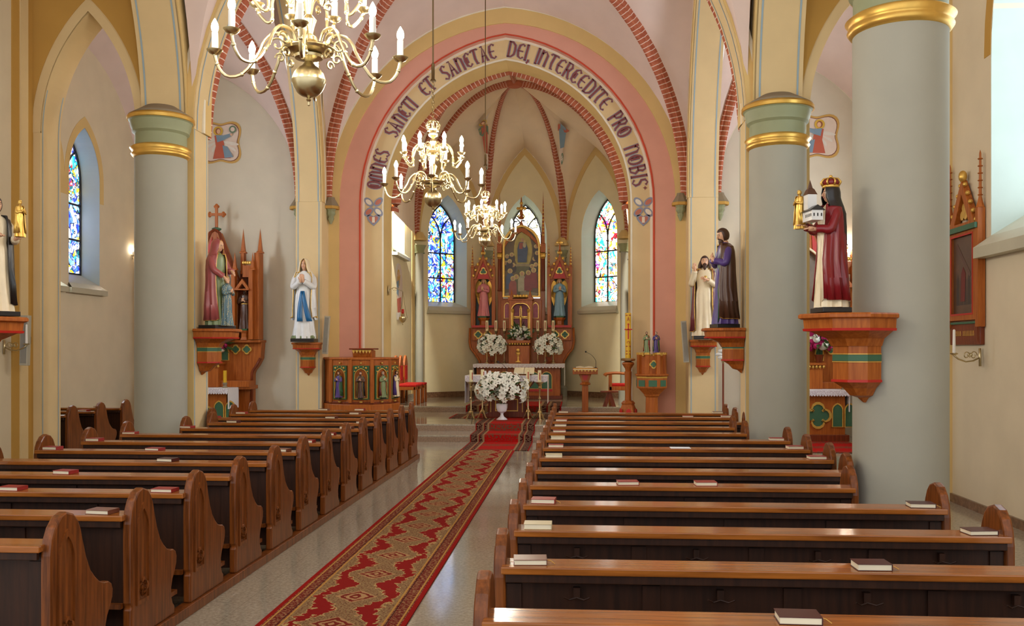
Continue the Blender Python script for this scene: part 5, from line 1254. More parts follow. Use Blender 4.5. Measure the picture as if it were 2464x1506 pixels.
def candlestick(label, x, y, z, H_, grp, wax='wax', rr=.045, ch=.2, tri=True, sticker=True):
    o = thing('candlestick', label, 'candlestick', (x, y, z), R.uniform(0, 1) if tri else 0, grp); k = H_/.82
    m = MB()
    if tri:
        for j in range(3):
            a = j*2*pi/3+.5; sweep(m, [(0, 0, .2*k), (.04*cos(a), .04*sin(a), .14*k), (.085*cos(a), .085*sin(a), .05*k), (.11*cos(a), .11*sin(a), .012), (.125*cos(a), .125*sin(a), .012)], [.02, .022, .018, .016, .02], 7, 3)
        m.lathe([(.03, .12*k), (.06, .15*k), (.02, .2*k)], n=14)
    else: m.lathe([(.075, 0), (.075, .015), (.03, .04), (.02, .06)], n=16)
    m.build('foot', 'brass', o, smooth='auto')
    b = .18*k if tri else .05
    MB().lathe([(.02, b), (.035, b+.02), (.018, b+.05), (.016, b+(H_-b)*.4), (.032, b+(H_-b)*.42), (.032, b+(H_-b)*.45), (.016, b+(H_-b)*.47), (.016, H_-.14), (.03, H_-.12), (.02, H_-.1), (.035, H_-.06), (.09 if tri else .055, H_-.01), (.092 if tri else .057, H_), (.02, H_)], n=18).build('stem', 'brass', o, smooth='auto')
    c = MB().lathe([(rr, H_), (rr, H_+ch), (.004, H_+ch+.002)], n=16).build('candle', wax, o, smooth='auto')
    if sticker: MB().prism([(-.011, H_+.05), (.011, H_+.05), (.011, H_+ch-.05), (-.011, H_+ch-.05)], -rr-.003, -rr+.002, XZ).build('red_motif', mat('red candle motif', (176, 60, 40)), c)
    MB().tube([(0, 0, H_+ch), (.002, 0, H_+ch+.015)], .0015, 5).build('wick', 'iron', c)
    return o
for k, u in enumerate((1133.5, 1161, 1270.5, 1298.3)):
    y = 20.75; x = XoY(u)*y; candlestick('tall brass floor candlestick with decorated candle, %s of four before the altar' % ('leftmost', 'second from left', 'third from left', 'rightmost')[k], x, y, .288 if k in (1, 2) else .27, .83, 'floor candlesticks before the altar', 'wax', .038, .26)
V_ = [('vase', MB().lathe([(.2*.62, 0), (.115, .015), (.05, .06), (.03, .11), (.035, .14), (.1, .18), (.125, .25), (.13, .34), (.12, .345), (.11, .25), (.02, .2)], n=24), 'porcelain')]
bouquet('big arrangement of white lilies in a white pedestal vase before the altar', (-1.655, 20.42, .29), .58, .34, .38, 99, .66, V_, sc=1.15, leaf=90, seed=4)
# ================================================================ HIGH ALTAR
YR = 27.45
a_ = lambda u, v: (W(u, v, YR).x, W(u, v, YR).z)
HX = W(1254.5, 800, YR).x
def px(u, v): x, z = a_(u, v); return (x-HX, z-.42)
ha = thing('high_altar', 'tall carved red brown gothic high altar with central painting and pinnacles', 'altar', (HX, YR, .42))
def P(pl, c0, c1, nm, mt, par=None, bev=0, mirror=False):
    out = []
    loops = pl if isinstance(pl[0][0], (tuple, list)) else [pl]
    for sg in ((1, -1) if mirror else (1,)):
        L = [[(x*sg, z) for x, z in (px(*q) for q in l)] for l in loops]
        out.append(MB().prism(L, c0, c1, XZ).build(nm, mt, par or ha, bevel=bev))
    return out[0] if len(out) == 1 else out
# retable backboards
xz = lambda l: [px(*q) for q in l]
mir = lambda l: l+[(-x, z) for x, z in l[::-1]]
half = xz([(1254, 885), (1154, 885), (1153, 868), (1143, 852), (1132, 838), (1129, 822), (1130, 789), (1133, 789)])
MB().prism(mir(half[1:]), .12, .5, XZ).build('lower_body', 'altar', ha, bevel=.012)
for sg in (1, -1):
    MB().tube([(sg*x, .11, z) for x, z in half[1:7]], .035, 8).build('curved_moulding', 'altar', ha, smooth=True)
# side towers
tw = [[px(1134, 790), px(1191, 790), px(1191, 646), px(1183, 640), px(1162.6, 619), px(1143, 640), px(1134, 646)]]
nx, nz = px(1163.3, 784); hwn = px(1183, 700)[0]-px(1163.3, 700)[0]; zs_ = px(1163, 690)[1]
niche = lancet(nx, nz, hwn, zs_, px(1163, 668)[1]-zs_)
for sg in (1, -1):
    F = lambda l: [(sg*x, z) for x, z in l]
    t = MB().prism([F(tw[0]), F(niche)], .0, .3, XZ).build('side_tower', 'altar', ha, bevel=.008)
    MB().prism(F(niche), .26, .28, XZ).build('niche_back', mat('slate blue niche', (74, 88, 88)), t)
    MB().prism([F([px(1140, 672), px(1162.8, 612), px(1186, 672)]), F([px(1146, 671), px(1162.8, 628), px(1180, 671)])], -.06, .02, XZ).build('gable', 'altar', ha, bevel=.006)
    MB().prism([F([px(1147, 671), px(1162.8, 629), px(1179, 671)]), F(lancet(nx, px(1163, 671.5)[1], hwn*.55, px(1163, 671.6)[1], .02))][:1], -.02, .0, XZ).build('gable_field', 'vred', ha)
    q = foil(nx, px(1163, 653)[1], .12, 3, pi/2); qi = foil(nx, px(1163, 653)[1], .085, 3, pi/2)
    MB().prism(F(q), -.04, -.02, XZ).build('gilt_trefoil', 'goldp', ha); MB().prism(F(qi), -.045, -.04, XZ).build('green_trefoil', 'pgreen', ha)
    each('gilt_crocket', 'gold', ha, [((sg*px(1162.8+s2*23*(1-k/4.5), 0)[0], -.05, px(0, 672-58*k/4.5)[1]+.03), (.045, .03, .05)) for k in range(5) for s2 in (1, -1)])
    x_, z_ = px(1162.8, 613); MB().lathe([(.05, 0), (.03, .08), (.05, .1), (.03, .14), (.03, .22), (.02, .3)], (sg*x_, -.02, z_), 8).build('finial_stem', 'altar', ha)
    MB().ball((sg*x_, -.02, z_+.34), .06, .05, .06, 8, 6).box(sg*x_-.09, sg*x_+.09, -.04, 0, z_+.32, z_+.36).build('gilt_finial', 'gold', ha, smooth='auto')
    for uu, vb, vt in ((1137, 646, 588), (1188.5, 646, 588)):
        x_, z_ = px(uu, vb); zt_ = px(uu, vt)[1]; b = px(uu, 785)[1]
        MB().box(sg*x_-.045, sg*x_+.045, -.06, .06, b, z_).build('buttress_post', 'altar', ha, bevel=.006)
        p = MB().lathe([(.075, 0), (.075, .03), (.05, .05), (.045, .1), (.001, zt_-z_)], (sg*x_, 0, z_), 4, sides_phase=pi/4).build('pinnacle', 'altar', ha)
        each('gilt_knob', 'gold', p, [((sg*x_, -.02, z_+.12+(zt_-z_)*.13*k), (.035*(1-k*.08),)*3) for k in range(6)])
    # red shelf, pedestal, quatrefoil frieze
    MB().box(*sorted((sg*px(1136, 0)[0], sg*px(1190, 0)[0])), -.1, .2, px(0, 790)[1], px(0, 785)[1]).build('red_shelf', 'vred', ha)
    MB().lathe([(.16, 0), (.15, .06), (.12, .1), (.12, .2), (.17, .26), (.18, .3)], (sg*nx, .08, nz-.06), 6).build('pedestal', 'altar', ha)
    MB().box(*sorted((sg*px(1136, 0)[0], sg*px(1203, 0)[0])), .04, .13, px(0, 820)[1], px(0, 792)[1]).build('frieze', 'altar', ha, bevel=.008)
    for uu in (1150.5, 1173.5):
        x_, z_ = px(uu, 805); q = foil(x_, z_, .13); MB().prism(F(q), .02, .04, XZ).build('gilt_quatrefoil', 'goldp', ha); MB().prism(F(foil(x_, z_, .09)), .012, .02, XZ).build('green_quatrefoil', 'pgreen', ha)
# central shrine
MB().prism([xz([(1197, 790), (1197, 600), (1206, 600), (1215, 578), (1235, 556), (1254.5, 536), (1274, 556), (1294, 578), (1303, 600), (1311, 600), (1311, 790)]),
            lancet(0, px(0, 722)[1], px(1299, 0)[0], px(0, 604)[1], px(0, 552)[1]-px(0, 604)[1])], .1, .4, XZ).build('shrine_body', 'altar', ha, bevel=.01)
og = [(1205, 598), (1215, 580), (1232, 562), (1246, 548), (1252, 536), (1254.5, 526), (1257, 536), (1263, 548), (1277, 562), (1294, 580), (1304, 598)]
og2 = [(1298, 600), (1288, 584), (1272, 568), (1254.5, 557), (1237, 568), (1221, 584), (1211, 600)]
MB().prism(xz(og+og2), .02, .12, XZ).build('ogee_moulding', 'altar', ha, bevel=.008)
x1_ = px(1300.5, 0)[0]; zs2 = px(0, 604)[1]; r1 = px(0, 552)[1]-zs2
MB().prism([lancet(0, px(0, 720)[1], x1_, zs2, r1), lancet(0, px(0, 716)[1], x1_-.07, zs2, r1-.09)], .0, .1, XZ).build('gold_frame', 'goldp', ha, bevel=.015)
pt = MB().prism(lancet(0, px(0, 718)[1], x1_-.05, zs2, r1-.07), .08, .1, XZ).build('painting', mat('umber canvas', (104, 84, 52), rough=.4, var=.2, scale=4), ha)
Cm = {k: mat('canvas '+k, c, rough=.4, var=.12, scale=9) for k, c in dict(ochre=(176, 156, 76), blue=(66, 78, 104), rust=(146, 72, 56), flesh=(176, 136, 96), dark=(62, 46, 40), halo=(196, 176, 104), cloud=(150, 134, 96), olive=(96, 92, 56), red=(130, 50, 44), cream=(168, 158, 124)).items()}
shapes = [('ochre', ell(*px(1258, 602), .27, .55, 24)), ('cloud', ell(*px(1256, 640), .3, .08)), ('olive', ell(*px(1256, 648), .42, .1)), ('cloud', ell(*px(1254, 707), .5, .07))]
for u_, v_ in ((1220, 616), (1231, 612), (1217, 632), (1234, 637), (1290, 592), (1286, 622), (1292, 608), (1289, 636), (1226, 628), (1280, 640)):
    shapes += [('dark', ell(*px(u_, v_+9), .1, .13)), ('halo', ell(*px(u_, v_), .065, .065)), ('flesh', ell(*px(u_, v_+1), .04, .045))]
for u_, v_, c_ in ((1227, 654, 'blue'), (1242, 668, 'olive'), (1256, 660, 'cream'), (1271, 658, 'red'), (1284, 652, 'red'), (1234, 672, 'rust')):
    x_, z_ = px(u_, v_); shapes += [(c_, [(x_-.12, z_-.5), (x_+.12, z_-.5), (x_+.1, z_-.1), (x_+.05, z_-.02), (x_-.06, z_-.02), (x_-.12, z_-.15)]), ('halo', ell(x_, z_+.03, .075, .075)), ('flesh', ell(x_, z_+.02, .045, .055))]
x_, z_ = px(1257, 582)
shapes += [('blue', [(x_-.1, z_), (x_+.1, z_), (x_+.16, z_-.2), (x_+.12, z_-.6), (x_-.14, z_-.6), (x_-.15, z_-.2)]), ('rust', [(x_-.09, z_-.02), (x_+.02, z_-.02), (x_, z_-.2), (x_-.1, z_-.2)]), ('cream', ell(x_+.06, z_-.08, .05, .09)), ('flesh', ell(x_, z_+.06, .05, .06)), ('halo', ell(x_+.07, z_+.02, .035, .035))]
for k, (c_, pl) in enumerate(shapes): MB().prism(pl, .078-.0008*k, .08-.0008*k, XZ).build('painted_figure', Cm[c_], pt)
for sg in (1, -1):
    x_ = px(1307, 0)[0]*sg; z0_ = px(0, 600)[1]; z1_ = px(0, 476)[1]; zb_ = px(0, 705)[1]
    MB().lathe([(.07, 0), (.05, .05), (.045, z0_-zb_-.4), (.07, z0_-zb_-.36)], (x_, -.02, zb_), 12).build('colonnette', 'altard', ha, smooth='auto')
    MB().lathe([(.05, 0), (.08, .06), (.075, .12), (.1, .16)], (x_, -.02, z0_-.4), 8).build('gilt_capital', 'gold', ha)
    MB().box(x_-.07, x_+.07, -.08, .08, z0_-.22, z0_+.0).build('post_block', 'altar', ha, bevel=.01)
    p = MB().lathe([(.1, 0), (.1, .04), (.07, .06), (.06, .35), (.001, z1_-z0_)], (x_, 0, z0_), 4, sides_phase=pi/4).build('tall_pinnacle', 'altar', ha)
    each('gilt_knob', 'gold', p, [((x_, -.03, z0_+.3+.11*k), (.04*(1-k*.06),)*3) for k in range(9)])
x_, z_ = px(1254.5, 526); MB().lathe([(.06, 0), (.09, .05), (.04, .1), (.05, .2), (.025, .3), (.03, .45), (.015, .62), (.001, .66)], (0, .0, z_-.02), 8).build('finial_stem', 'altar', ha)
m = MB().ball((0, 0, z_+.3), .07, .05, .07, 8, 6).ball((0, 0, z_+.45), .05, .04, .05, 8, 6)
for sg in (1, -1): m.ball((sg*.1, 0, z_+.3), .045, .03, .045, 8, 6); m.tube([(sg*.02, -.02, z_), (sg*.09, -.02, z_+.06), (sg*.05, -.02, z_+.12)], .02, 6)
m.build('gilt_finial', 'gold', ha, smooth=True)
# tabernacle canopy
P([[(1205, 790), (1205, 722), (1303, 722), (1303, 790)]][0], .0, .12, 'screen', 'altar', None, .01)
for sg in (1, -1):
    x_ = sg*px(1219.5+68.5 if True else 0, 0)[0]
    z_ = px(0, 768)[1]; MB().prism(lancet(sg*px(1288.5, 0)[0], z_, .075, z_+.33, .1), -.012, 0, XZ).build('pink_panel', 'mauve', ha)
    L1_ = lancet(sg*px(1288.5, 0)[0], z_-.01, .095, z_+.33, .13); L2_ = lancet(sg*px(1288.5, 0)[0], z_+.0, .075, z_+.33, .1)
    MB().prism([L1_, L2_], -.02, 0, XZ).build('gilt_line', 'goldp', ha)
    MB().box(*sorted((sg*px(1273, 0)[0], sg*px(1280, 0)[0])), -.36, -.1, px(0, 815)[1], px(0, 716)[1]).build('canopy_pier', 'altar', ha, bevel=.006)
    MB().lathe([(.05, 0), (.001, .18)], (sg*px(1276.5, 0)[0], -.23, px(0, 716)[1]), 4, sides_phase=pi/4).build('canopy_pinnacle', 'altar', ha)
    MB().lathe([(.022, 0), (.022, .7), (.04, .72), (.045, .8), (.02, .82)], (sg*px(1273, 0)[0], -.4, px(0, 812)[1]), 10).build('gilt_colonnette', 'gold', ha, smooth='auto')
hwc = px(1276, 0)[0]; zc0 = px(0, 814)[1]
MB().prism([[(-hwc-.08, zc0), (hwc+.08, zc0), (hwc+.08, px(0, 727)[1]), (-hwc-.08, px(0, 727)[1])], lancet(0, zc0+.02, hwc-.0, px(0, 752)[1], .2, 10)], -.38, -.3, XZ).build('canopy_front', 'altar', ha, bevel=.006)
MB().prism([lancet(0, zc0, hwc+.015, px(0, 752)[1], .215, 10), lancet(0, zc0, hwc-.012, px(0, 752)[1], .19, 10)], -.39, -.37, XZ).build('gilt_arch_line', 'goldp', ha)
MB().prism(lancet(0, zc0, hwc-.02, px(0, 752)[1], .2), -.12, -.1, XZ).build('silk_back', 'mauve', ha)
MB().box(-hwc-.1, hwc+.1, -.42, -.0, px(0, 728)[1], px(0, 724)[1]+.03).build('canopy_cornice', 'altar', ha, bevel=.006)
m = MB()
for k in range(5): q = -hwc+.09+k*(2*hwc-.18)/4; m.ball((q, -.4, px(0, 719)[1]), .042, .02, .05, 8, 6); m.box(q-.05, q+.05, -.42, -.38, px(0, 725)[1], px(0, 722)[1])
m.build('gilt_cresting', 'gold', ha, smooth='auto')
# tabernacle block
tb = MB().box(px(1227, 0)[0], px(1277, 0)[0], -.62, .1, px(0, 882)[1], px(0, 832)[1]).build('tabernacle', 'altar', ha, bevel=.01)
MB().box(px(1225, 0)[0], px(1279, 0)[0], -.66, .1, px(0, 826)[1], px(0, 820)[1]).build('tabernacle_top', 'altar', ha, bevel=.006)
m = MB()
for k in range(8): q = px(1227, 0)[0]+(px(1277, 0)[0]-px(1227, 0)[0])*(k+.5)/8; m.ball((q, -.63, px(0, 828)[1]), .036, .02, .03, 8, 5)
m.build('gilt_scallops', 'gold', ha, smooth=True)
m = MB(); cxx, _ = px(1250, 0); zb_ = px(0, 870)[1]; m.lathe([(.085, 0), (.08, .02), (.03, .05), (.018, .1), (.03, .13), (.016, .16), (.02, .19), (.06, .24), (.062, .3), (.05, .3)], (cxx, -.63, zb_), 18, 1, .35); m.ball((cxx, -.64, zb_+.35), .05, .015, .05); m.build('gilt_chalice', 'gold', tb, smooth=True)
# mensa
MB().box(px(1156, 0)[0], px(1350, 0)[0], -1.1, -.0, 0, .94).build('mensa', 'altar', ha, bevel=.01)
MB().box(px(1150, 0)[0], px(1356, 0)[0], -1.2, -.0, .94, .98).build('mensa_top', 'altard', ha, bevel=.008)
MB().box(px(1152, 0)[0], px(1354, 0)[0], -1.14, -.0, 0, .1).build('mensa_plinth', 'altard', ha, bevel=.008)
for x_ in (.78, .42, -.42, -.78):
    MB().prism(lancet(x_, .3, .14, .62, .14), -1.115, -1.1, XZ).build('green_panel', 'pgreen', ha); MB().prism([lancet(x_, .29, .155, .62, .16), lancet(x_, .3, .14, .62, .14)], -1.13, -1.1, XZ).build('gilt_line', 'goldp', ha)
    MB().box(x_-.16, x_+.16, -1.125, -1.1, .22, .3).build('red_sill', 'vred', ha)
cloth('narrow white scalloped cloth on the high altar, hanging long at both sides', HX, -.62, .6, .985, 1.28, .06, (.6, .6), (HX, YR-.65, .42), 28)
zm = .42+.995
for k, (u, v) in enumerate(((1172, 0), (1193.4, 0), (1213.2, 0), (1293.8, 0), (1312, 0), (1331, 0))):
    y = YR-.42; x = XoY(u)*y
    if k in (2, 3): y = YR-.35
    candlestick('brass candlestick with ivory candle on the high altar, %s from left' % ('first', 'second', 'third', 'fourth', 'fifth', 'sixth')[k], x, y, zm, ZC(796, x, y)-zm, 'candlesticks on the high altar', 'wax', .042, .3, False)
for lab, u in (('white lily bouquet in a brown urn on the high altar, left of the tabernacle', 1183), ('white lily bouquet in a brown urn on the high altar, right of the tabernacle', 1321)):
    y = YR-.88; x = XoY(u)*y
    vs = [('urn', MB().lathe([(.09, 0), (.08, .02), (.03, .05), (.05, .08), (.1, .13), (.11, .2), (.09, .2)], n=16), 'altard')]
    bouquet(lab, (x, y, zm), .42, .2, .34, 70, .5, vs, sc=1.1, leaf=70, seed=int(u))
vs = [('bowl', MB().lathe([(.1, 0), (.13, .05), (.14, .1), (.12, .1)], n=16), 'porcelain')]
bouquet('low dome of small white carnations on the tabernacle', (HX-.02, YR-.38, px(0, 820)[1]+.42), .27, .17, .2, 44, .2, vs, mesh=ROSE, sc=1.7, leaf=60, seed=9)
o = thing('standing_crucifix', 'gilded standing crucifix in front of the pink silk niche', 'crucifix', (HX+.0, YR-.28, px(0, 821)[1]+.43))
zz0 = .35; MB().box(-.014, .014, -.012, .012, .03, .95).box(-.24, .24, -.012, .012, .66, .69).build('cross', 'altard', o)
m = MB(); m.lathe([(.1, 0), (.09, .03), (.03, .06)], n=12)
for c in ((0, .98), (-.26, .675), (.26, .675)): m.ball((c[0], 0, c[1]), .035, .015, .035, 8, 6)
m.prism([[(-.03, .1), (.03, .1), (.03, .645), (.24, .645), (.24, .705), (.03, .705), (.03, .95), (-.03, .95), (-.03, .705), (-.24, .705), (-.24, .645), (-.03, .645)], [(-.015, .11), (.015, .11), (.015, .66), (.23, .66), (.23, .69), (.015, .69), (.015, .94), (-.015, .94), (-.015, .69), (-.23, .69), (-.23, .66), (-.015, .66)]], -.016, .012, XZ)
m.build('gilt_edge', 'gold', o, smooth='auto')
m = MB(); m.ball((0, -.03, .71), .022); sweep(m, [(0, -.03, .68), (0, -.04, .6), (0, -.035, .5), (0, -.035, .36), (0, -.03, .28)], [.025, .035, .028, .022, .014], 8, 3)
for sg in (1, -1): sweep(m, [(sg*.02, -.03, .66), (sg*.1, -.03, .67), (sg*.17, -.025, .69)], [.014, .011, .008], 6, 3)
m.build('corpus', 'goldp', o, smooth=True)
# angels in the niches
for lab, sg, rb in (('small angel statue in pink robe with gilded wings, left niche of the high altar', -1, 'pinkp'), ('small angel statue in pale blue robe with gilded wings, right niche of high altar', 1, 'paleblue')):
    x_ = -nx*sg*-1 if False else (HX+(nx if sg < 0 else -nx)); z_ = .42+nz-.06+.3
    f = fig('angel_statue', lab, (x_, YR+.07, z_), .15*sg, 1.18, rb, None, hair='blond', base='dkgreen', basehw=.17, wings='gold', small=True, tilt=.15, trim=None, longhair=True,
        arms=[((-.22, -.08, 1.12), (-.025, -.2, 1.18), (.2, -.2, 1)), ((.22, -.08, 1.12), (.025, -.2, 1.18), (-.2, -.2, 1))])
# ================================================================ SIDE ALTARS
def side_altar(nm, label, cx, lab2):
    Y0 = 19.3; o = thing('side_altar', label, 'altar', (cx, Y0, 0)); x516 = W(516, 700, Y0).x
    q = lambda u, v: (W(u, v, Y0).x-x516, W(u, v, Y0).z)
    L = lambda l: [q(*p) for p in l]
    B = lambda loops, c0, c1, n_, m_, bev=0, par=None: MB().prism(loops, c0, c1, XZ).build(n_, m_, par or o, bevel=bev)
    h1 = L([(629, 822), (626, 862), (617, 880), (608, 892), (605, 900), (604, 1000)])
    B(h1+[(-x, z) for x, z in h1[::-1]], .35, .6, 'back_board', 'altar', .01)
    for sg in (1, -1): MB().tube([(sg*x, .34, z) for x, z in h1[1:6]], .03, 8).build('curved_moulding', 'altard', o, smooth=True)
    B([(-q(630, 0)[0], q(0, 824)[1]), (q(630, 0)[0], q(0, 824)[1]), (q(630, 0)[0], q(0, 818)[1]), (-q(630, 0)[0], q(0, 818)[1])], .2, .62, 'cornice', 'altar', .006)
    ap = q(516, 548); ft = q(568, 700)
    g = L([(516, 548), (527, 555), (572, 672), (572, 818)]); gi = lancet(0, q(0, 817)[1], q(559, 0)[0], q(0, 690)[1], q(0, 612)[1]-q(0, 690)[1])
    B([g+[(-x, z) for x, z in g[:0:-1]], gi], .3, .5, 'gable_frame', 'altar', .01)
    B([lancet(0, q(0, 817)[1], q(563, 0)[0], q(0, 690)[1], q(0, 606)[1]-q(0, 690)[1]), gi], .26, .32, 'cream_arch', 'ivory', .012)
    for sg in (1, -1): MB().tube([(sg*x, .3, z) for x, z in g[:3]], .035, 6).build('gable_moulding', 'altard', o); B([(sg*x, z) for x, z in L([(522, 566), (530, 585), (548, 630), (556, 660), (538, 622), (524, 606)])], .28, .3, 'red_spandrel', 'vred')
    pt_ = B(gi, .4, .42, 'painting', mat('grey canvas', (120, 104, 88), rough=.5, var=.2, scale=3))
    MB().prism([(.1, q(0, 800)[1]), (.3, q(0, 810)[1]), (.42, q(0, 795)[1]), (.36, q(0, 755)[1]), (.25, q(0, 730)[1]), (.28, q(0, 770)[1])], .396, .4, XZ).build('painted_robe', mat('lavender canvas paint', (150, 132, 148)), pt_)
    x_, z_ = q(516, 548); MB().lathe([(.05, 0), (.1, .03), (.1, .06), (.04, .08)], (0, .4, z_-.02), 12).build('green_knob', 'pgreen', o, smooth='auto')
    zt_ = z_+.06; cr = MB().box(-.028, .028, .38, .42, zt_, zt_+.45).box(-.15, .15, .382, .418, zt_+.25, zt_+.31)
    for c in ((0, .45), (-.15, .28), (.15, .28)):
        for d in ((.03, 0), (-.03, 0), (0, .03), (0, -.03)): cr.lathe([(.03, -.02), (.03, .02)], (0, 0, 0), 10, 1, 1) if False else cr.ball((c[0]+d[0], .4, zt_+c[1]+d[1]), .035, .02, .035, 8, 6)
    cr.build('cross', 'altar', o)
    for sg in (1, -1):
        xs = lambda u: sg*q(u, 0)[0]
        # tower with niche
        for u0, u1 in ((564, 573), (606, 616)): MB().box(*sorted((xs(u0), xs(u1))), .1, .24, q(0, 817)[1], q(0, 652)[1]).build('post', 'altar', o, bevel=.005)
        MB().box(*sorted((xs(616), xs(627))), .2, .5, q(0, 817)[1], q(0, 610)[1]).build('post', 'altar', o, bevel=.005)
        MB().box(*sorted((xs(579), xs(587))), .3, .45, q(0, 660)[1], q(0, 610)[1]).build('post', 'altar', o, bevel=.005)
        MB().box(*sorted((xs(572), xs(607))), .45, .5, q(0, 817)[1], q(0, 650)[1]).build('niche_back', 'altard', o)
        for u0, vb, vt, r_ in ((570.6, 652, 608, .05), (614, 652, 608, .05), (583.5, 610, 550, .06), (625, 610, 550, .06)):
            yy = .17 if r_ == .05 else .36; MB().lathe([(r_*1.5, 0), (r_*1.5, .03), (r_, .05), (.001, q(0, vt)[1]-q(0, vb)[1])], (xs(u0), yy, q(0, vb)[1]), 4, sides_phase=pi/4).build('pinnacle', 'altar', o)
        gp = L([(574, 694), (591.5, 670), (609, 694), (604, 698), (591.5, 681), (579, 698)]); MB().prism([(sg*x, z) for x, z in gp], .08, .16, XZ).build('niche_gable', 'altar', o)
        MB().box(*sorted((xs(588), xs(610))), .2, .34, q(0, 668)[1], q(0, 640)[1]).build('turret', 'altar', o)
        m = MB()
        for k in range(4): m.ball((xs(590+5.5*k), .2, q(0, 634)[1]), .035, .02, .04, 8, 6)
        m.build('gilt_cresting', 'gold', o, smooth=True)
        MB().lathe([(.13, 0), (.1, .06), (.1, .14), (.15, .2)], (xs(591.5), .28, q(0, 818)[1]), 6).build('pedestal', 'altar', o)
        MB().box(*sorted((xs(569), xs(609))), .05, .3, q(0, 700)[1]-.0, q(0, 697)[1]).build('string_course', 'altar', o)
        for u0 in (566, 593):
            x_, z_ = q(u0, 840.5); MB().prism(foil(sg*x_, z_, .11), .32, .35, XZ).build('gilt_quatrefoil', 'goldp', o); MB().prism(foil(sg*x_, z_, .075), .312, .32, XZ).build('green_quatrefoil', 'pgreen', o)
        x_, _ = q(540, 0); z0_ = q(0, 866)[1]
        MB().prism(lancet(sg*x_, z0_, .07, z0_+.17, .1), .33, .35, XZ).build('green_panel', 'pgreen', o); MB().prism([lancet(sg*x_, z0_-.01, .09, z0_+.17, .13), lancet(sg*x_, z0_, .07, z0_+.17, .1)], .315, .35, XZ).build('gilt_line', 'goldp', o)
    # tabernacle
    xt = q(513+24 if False else 516, 0)[0]; MB().box(-.2, .2, -.02, .35, q(0, 930)[1], q(0, 876)[1]).build('tabernacle', 'altar', o, bevel=.008); MB().box(-.25, .25, -.06, .35, q(0, 876)[1], q(0, 873)[1]+.02).build('tabernacle_top', 'altar', o)
    m = MB()
    for k in range(7): m.ball((-.21+.07*k, -.05, q(0, 880)[1]), .03, .015, .03, 8, 5)
    m.build('gilt_scallops', 'gold', o, smooth=True)
    # step and mensa
    MB().box(-.85, .85, .05, .4, q(0, 930)[1], q(0, 915)[1]).build('gradine', 'altar', o, bevel=.006)
    zm_ = q(0, 930)[1]; hw_m = q(584, 0)[0]-.04
    MB().box(-hw_m+.04, hw_m-.04, -.42, .4, 0, zm_-.03).build('mensa', 'altar', o, bevel=.01); MB().box(-hw_m, hw_m, -.48, .4, zm_-.05, zm_-.012).build('mensa_top', 'altard', o)
    MB().box(-q(610, 0)[0], q(610, 0)[0], .1, .6, zm_-.05, zm_+.03).build('base_cornice', 'altar', o, bevel=.006)
    MB().box(-hw_m-.02, hw_m+.02, -.5, .4, 0, .14).build('plinth', 'altard', o, bevel=.008)
    for sg in (1, -1):
        for x_ in (.38, .62): MB().prism(lancet(sg*x_, .3, .09, .62, .12), -.43, -.42, XZ).build('green_panel', 'pgreen', o); MB().prism([lancet(sg*x_, .29, .11, .62, .15), lancet(sg*x_, .3, .09, .62, .12)], -.44, -.42, XZ).build('gilt_line', 'goldp', o)
    MB().prism([foil(0, .52, .27), foil(0, .52, .22)], -.45, -.42, XZ).build('gilt_quatrefoil', 'goldp', o); MB().prism(foil(0, .52, .22), -.43, -.42, XZ).build('green_quatrefoil', 'pgreen', o)
    cloth(lab2, cx, -.5, .1, 0, hw_m+.02, .07, (.42, .42), (cx, Y0, zm_-.01), 22)
    return o, q, zm_
oL, qL, zmL = side_altar('l', 'carved red brown side altar with crossed gable and spires, left transept', -7.78, 'white lace cloth on the left side altar')
oR, qR, zmR = side_altar('r', 'carved red brown side altar glimpsed between the two right columns', 4.74, 'white lace cloth on the right side altar')
for cx, sd_, rb, lab in ((-7.78, 1, 'brown', 'small brown habited monk statue holding lilies in left side altar niche'), (4.74, 1, 'ivory', 'small monk statue in white in the right side altar niche')):
    x_ = cx+qL(591.5, 0)[0]; fig('monk_statue', lab, (x_, 19.56, qL(0, 818)[1]+.2), 0, .93, rb, None, hair='hair', beard=(rb == 'brown'), base='dkgreen', basehw=.15, small=True, belt='goldp', trim=None)
def pot(r=.1, h=.2): return [('pot', MB().lathe([(r*.7, 0), (r, h*.9), (r*1.1, h), (r*.9, h)], n=16), 'altard')]
bouquet('magenta and white flowers in a pot on the right side altar, under the crowned statue', (W(1974, 0, 19.25).x, 19.35, qL(0, 873)[1]+.025), .24, .18, .26, 70, .45, pot(.09, .16), mesh=ROSE, mats2=ROSEM, sc=2.2, leaf=90, seed=5)
bouquet('small pink and white flower spray on the left side altar behind the console', (W(519, 0, 19.3).x, 19.4, qL(0, 873)[1]+.025), .14, .12, .2, 24, .36, pot(.05, .12), mesh=ROSE, mats2=ROSEM, sc=1.8, leaf=50, seed=6)
for lab, u, cz_ in (('yellow candle in a grey holder on the left side altar', 543.6, 0), ('yellow candle in a dark holder on the right side altar', 2029, 0)):
    x_ = W(u, 900, 19.05).x; o = thing('altar_candle', lab, 'candle', (x_, 19.0, zmL+.0))
    MB().lathe([(.06, 0), (.05, .02), (.03, .05), (.05, .08), (.045, .11)], n=14).build('holder', 'conegrey', o, smooth='auto'); MB().lathe([(.036, .11), (.036, .36), (.004, .362)], n=14).build('wax', 'ywax', o, smooth='auto')
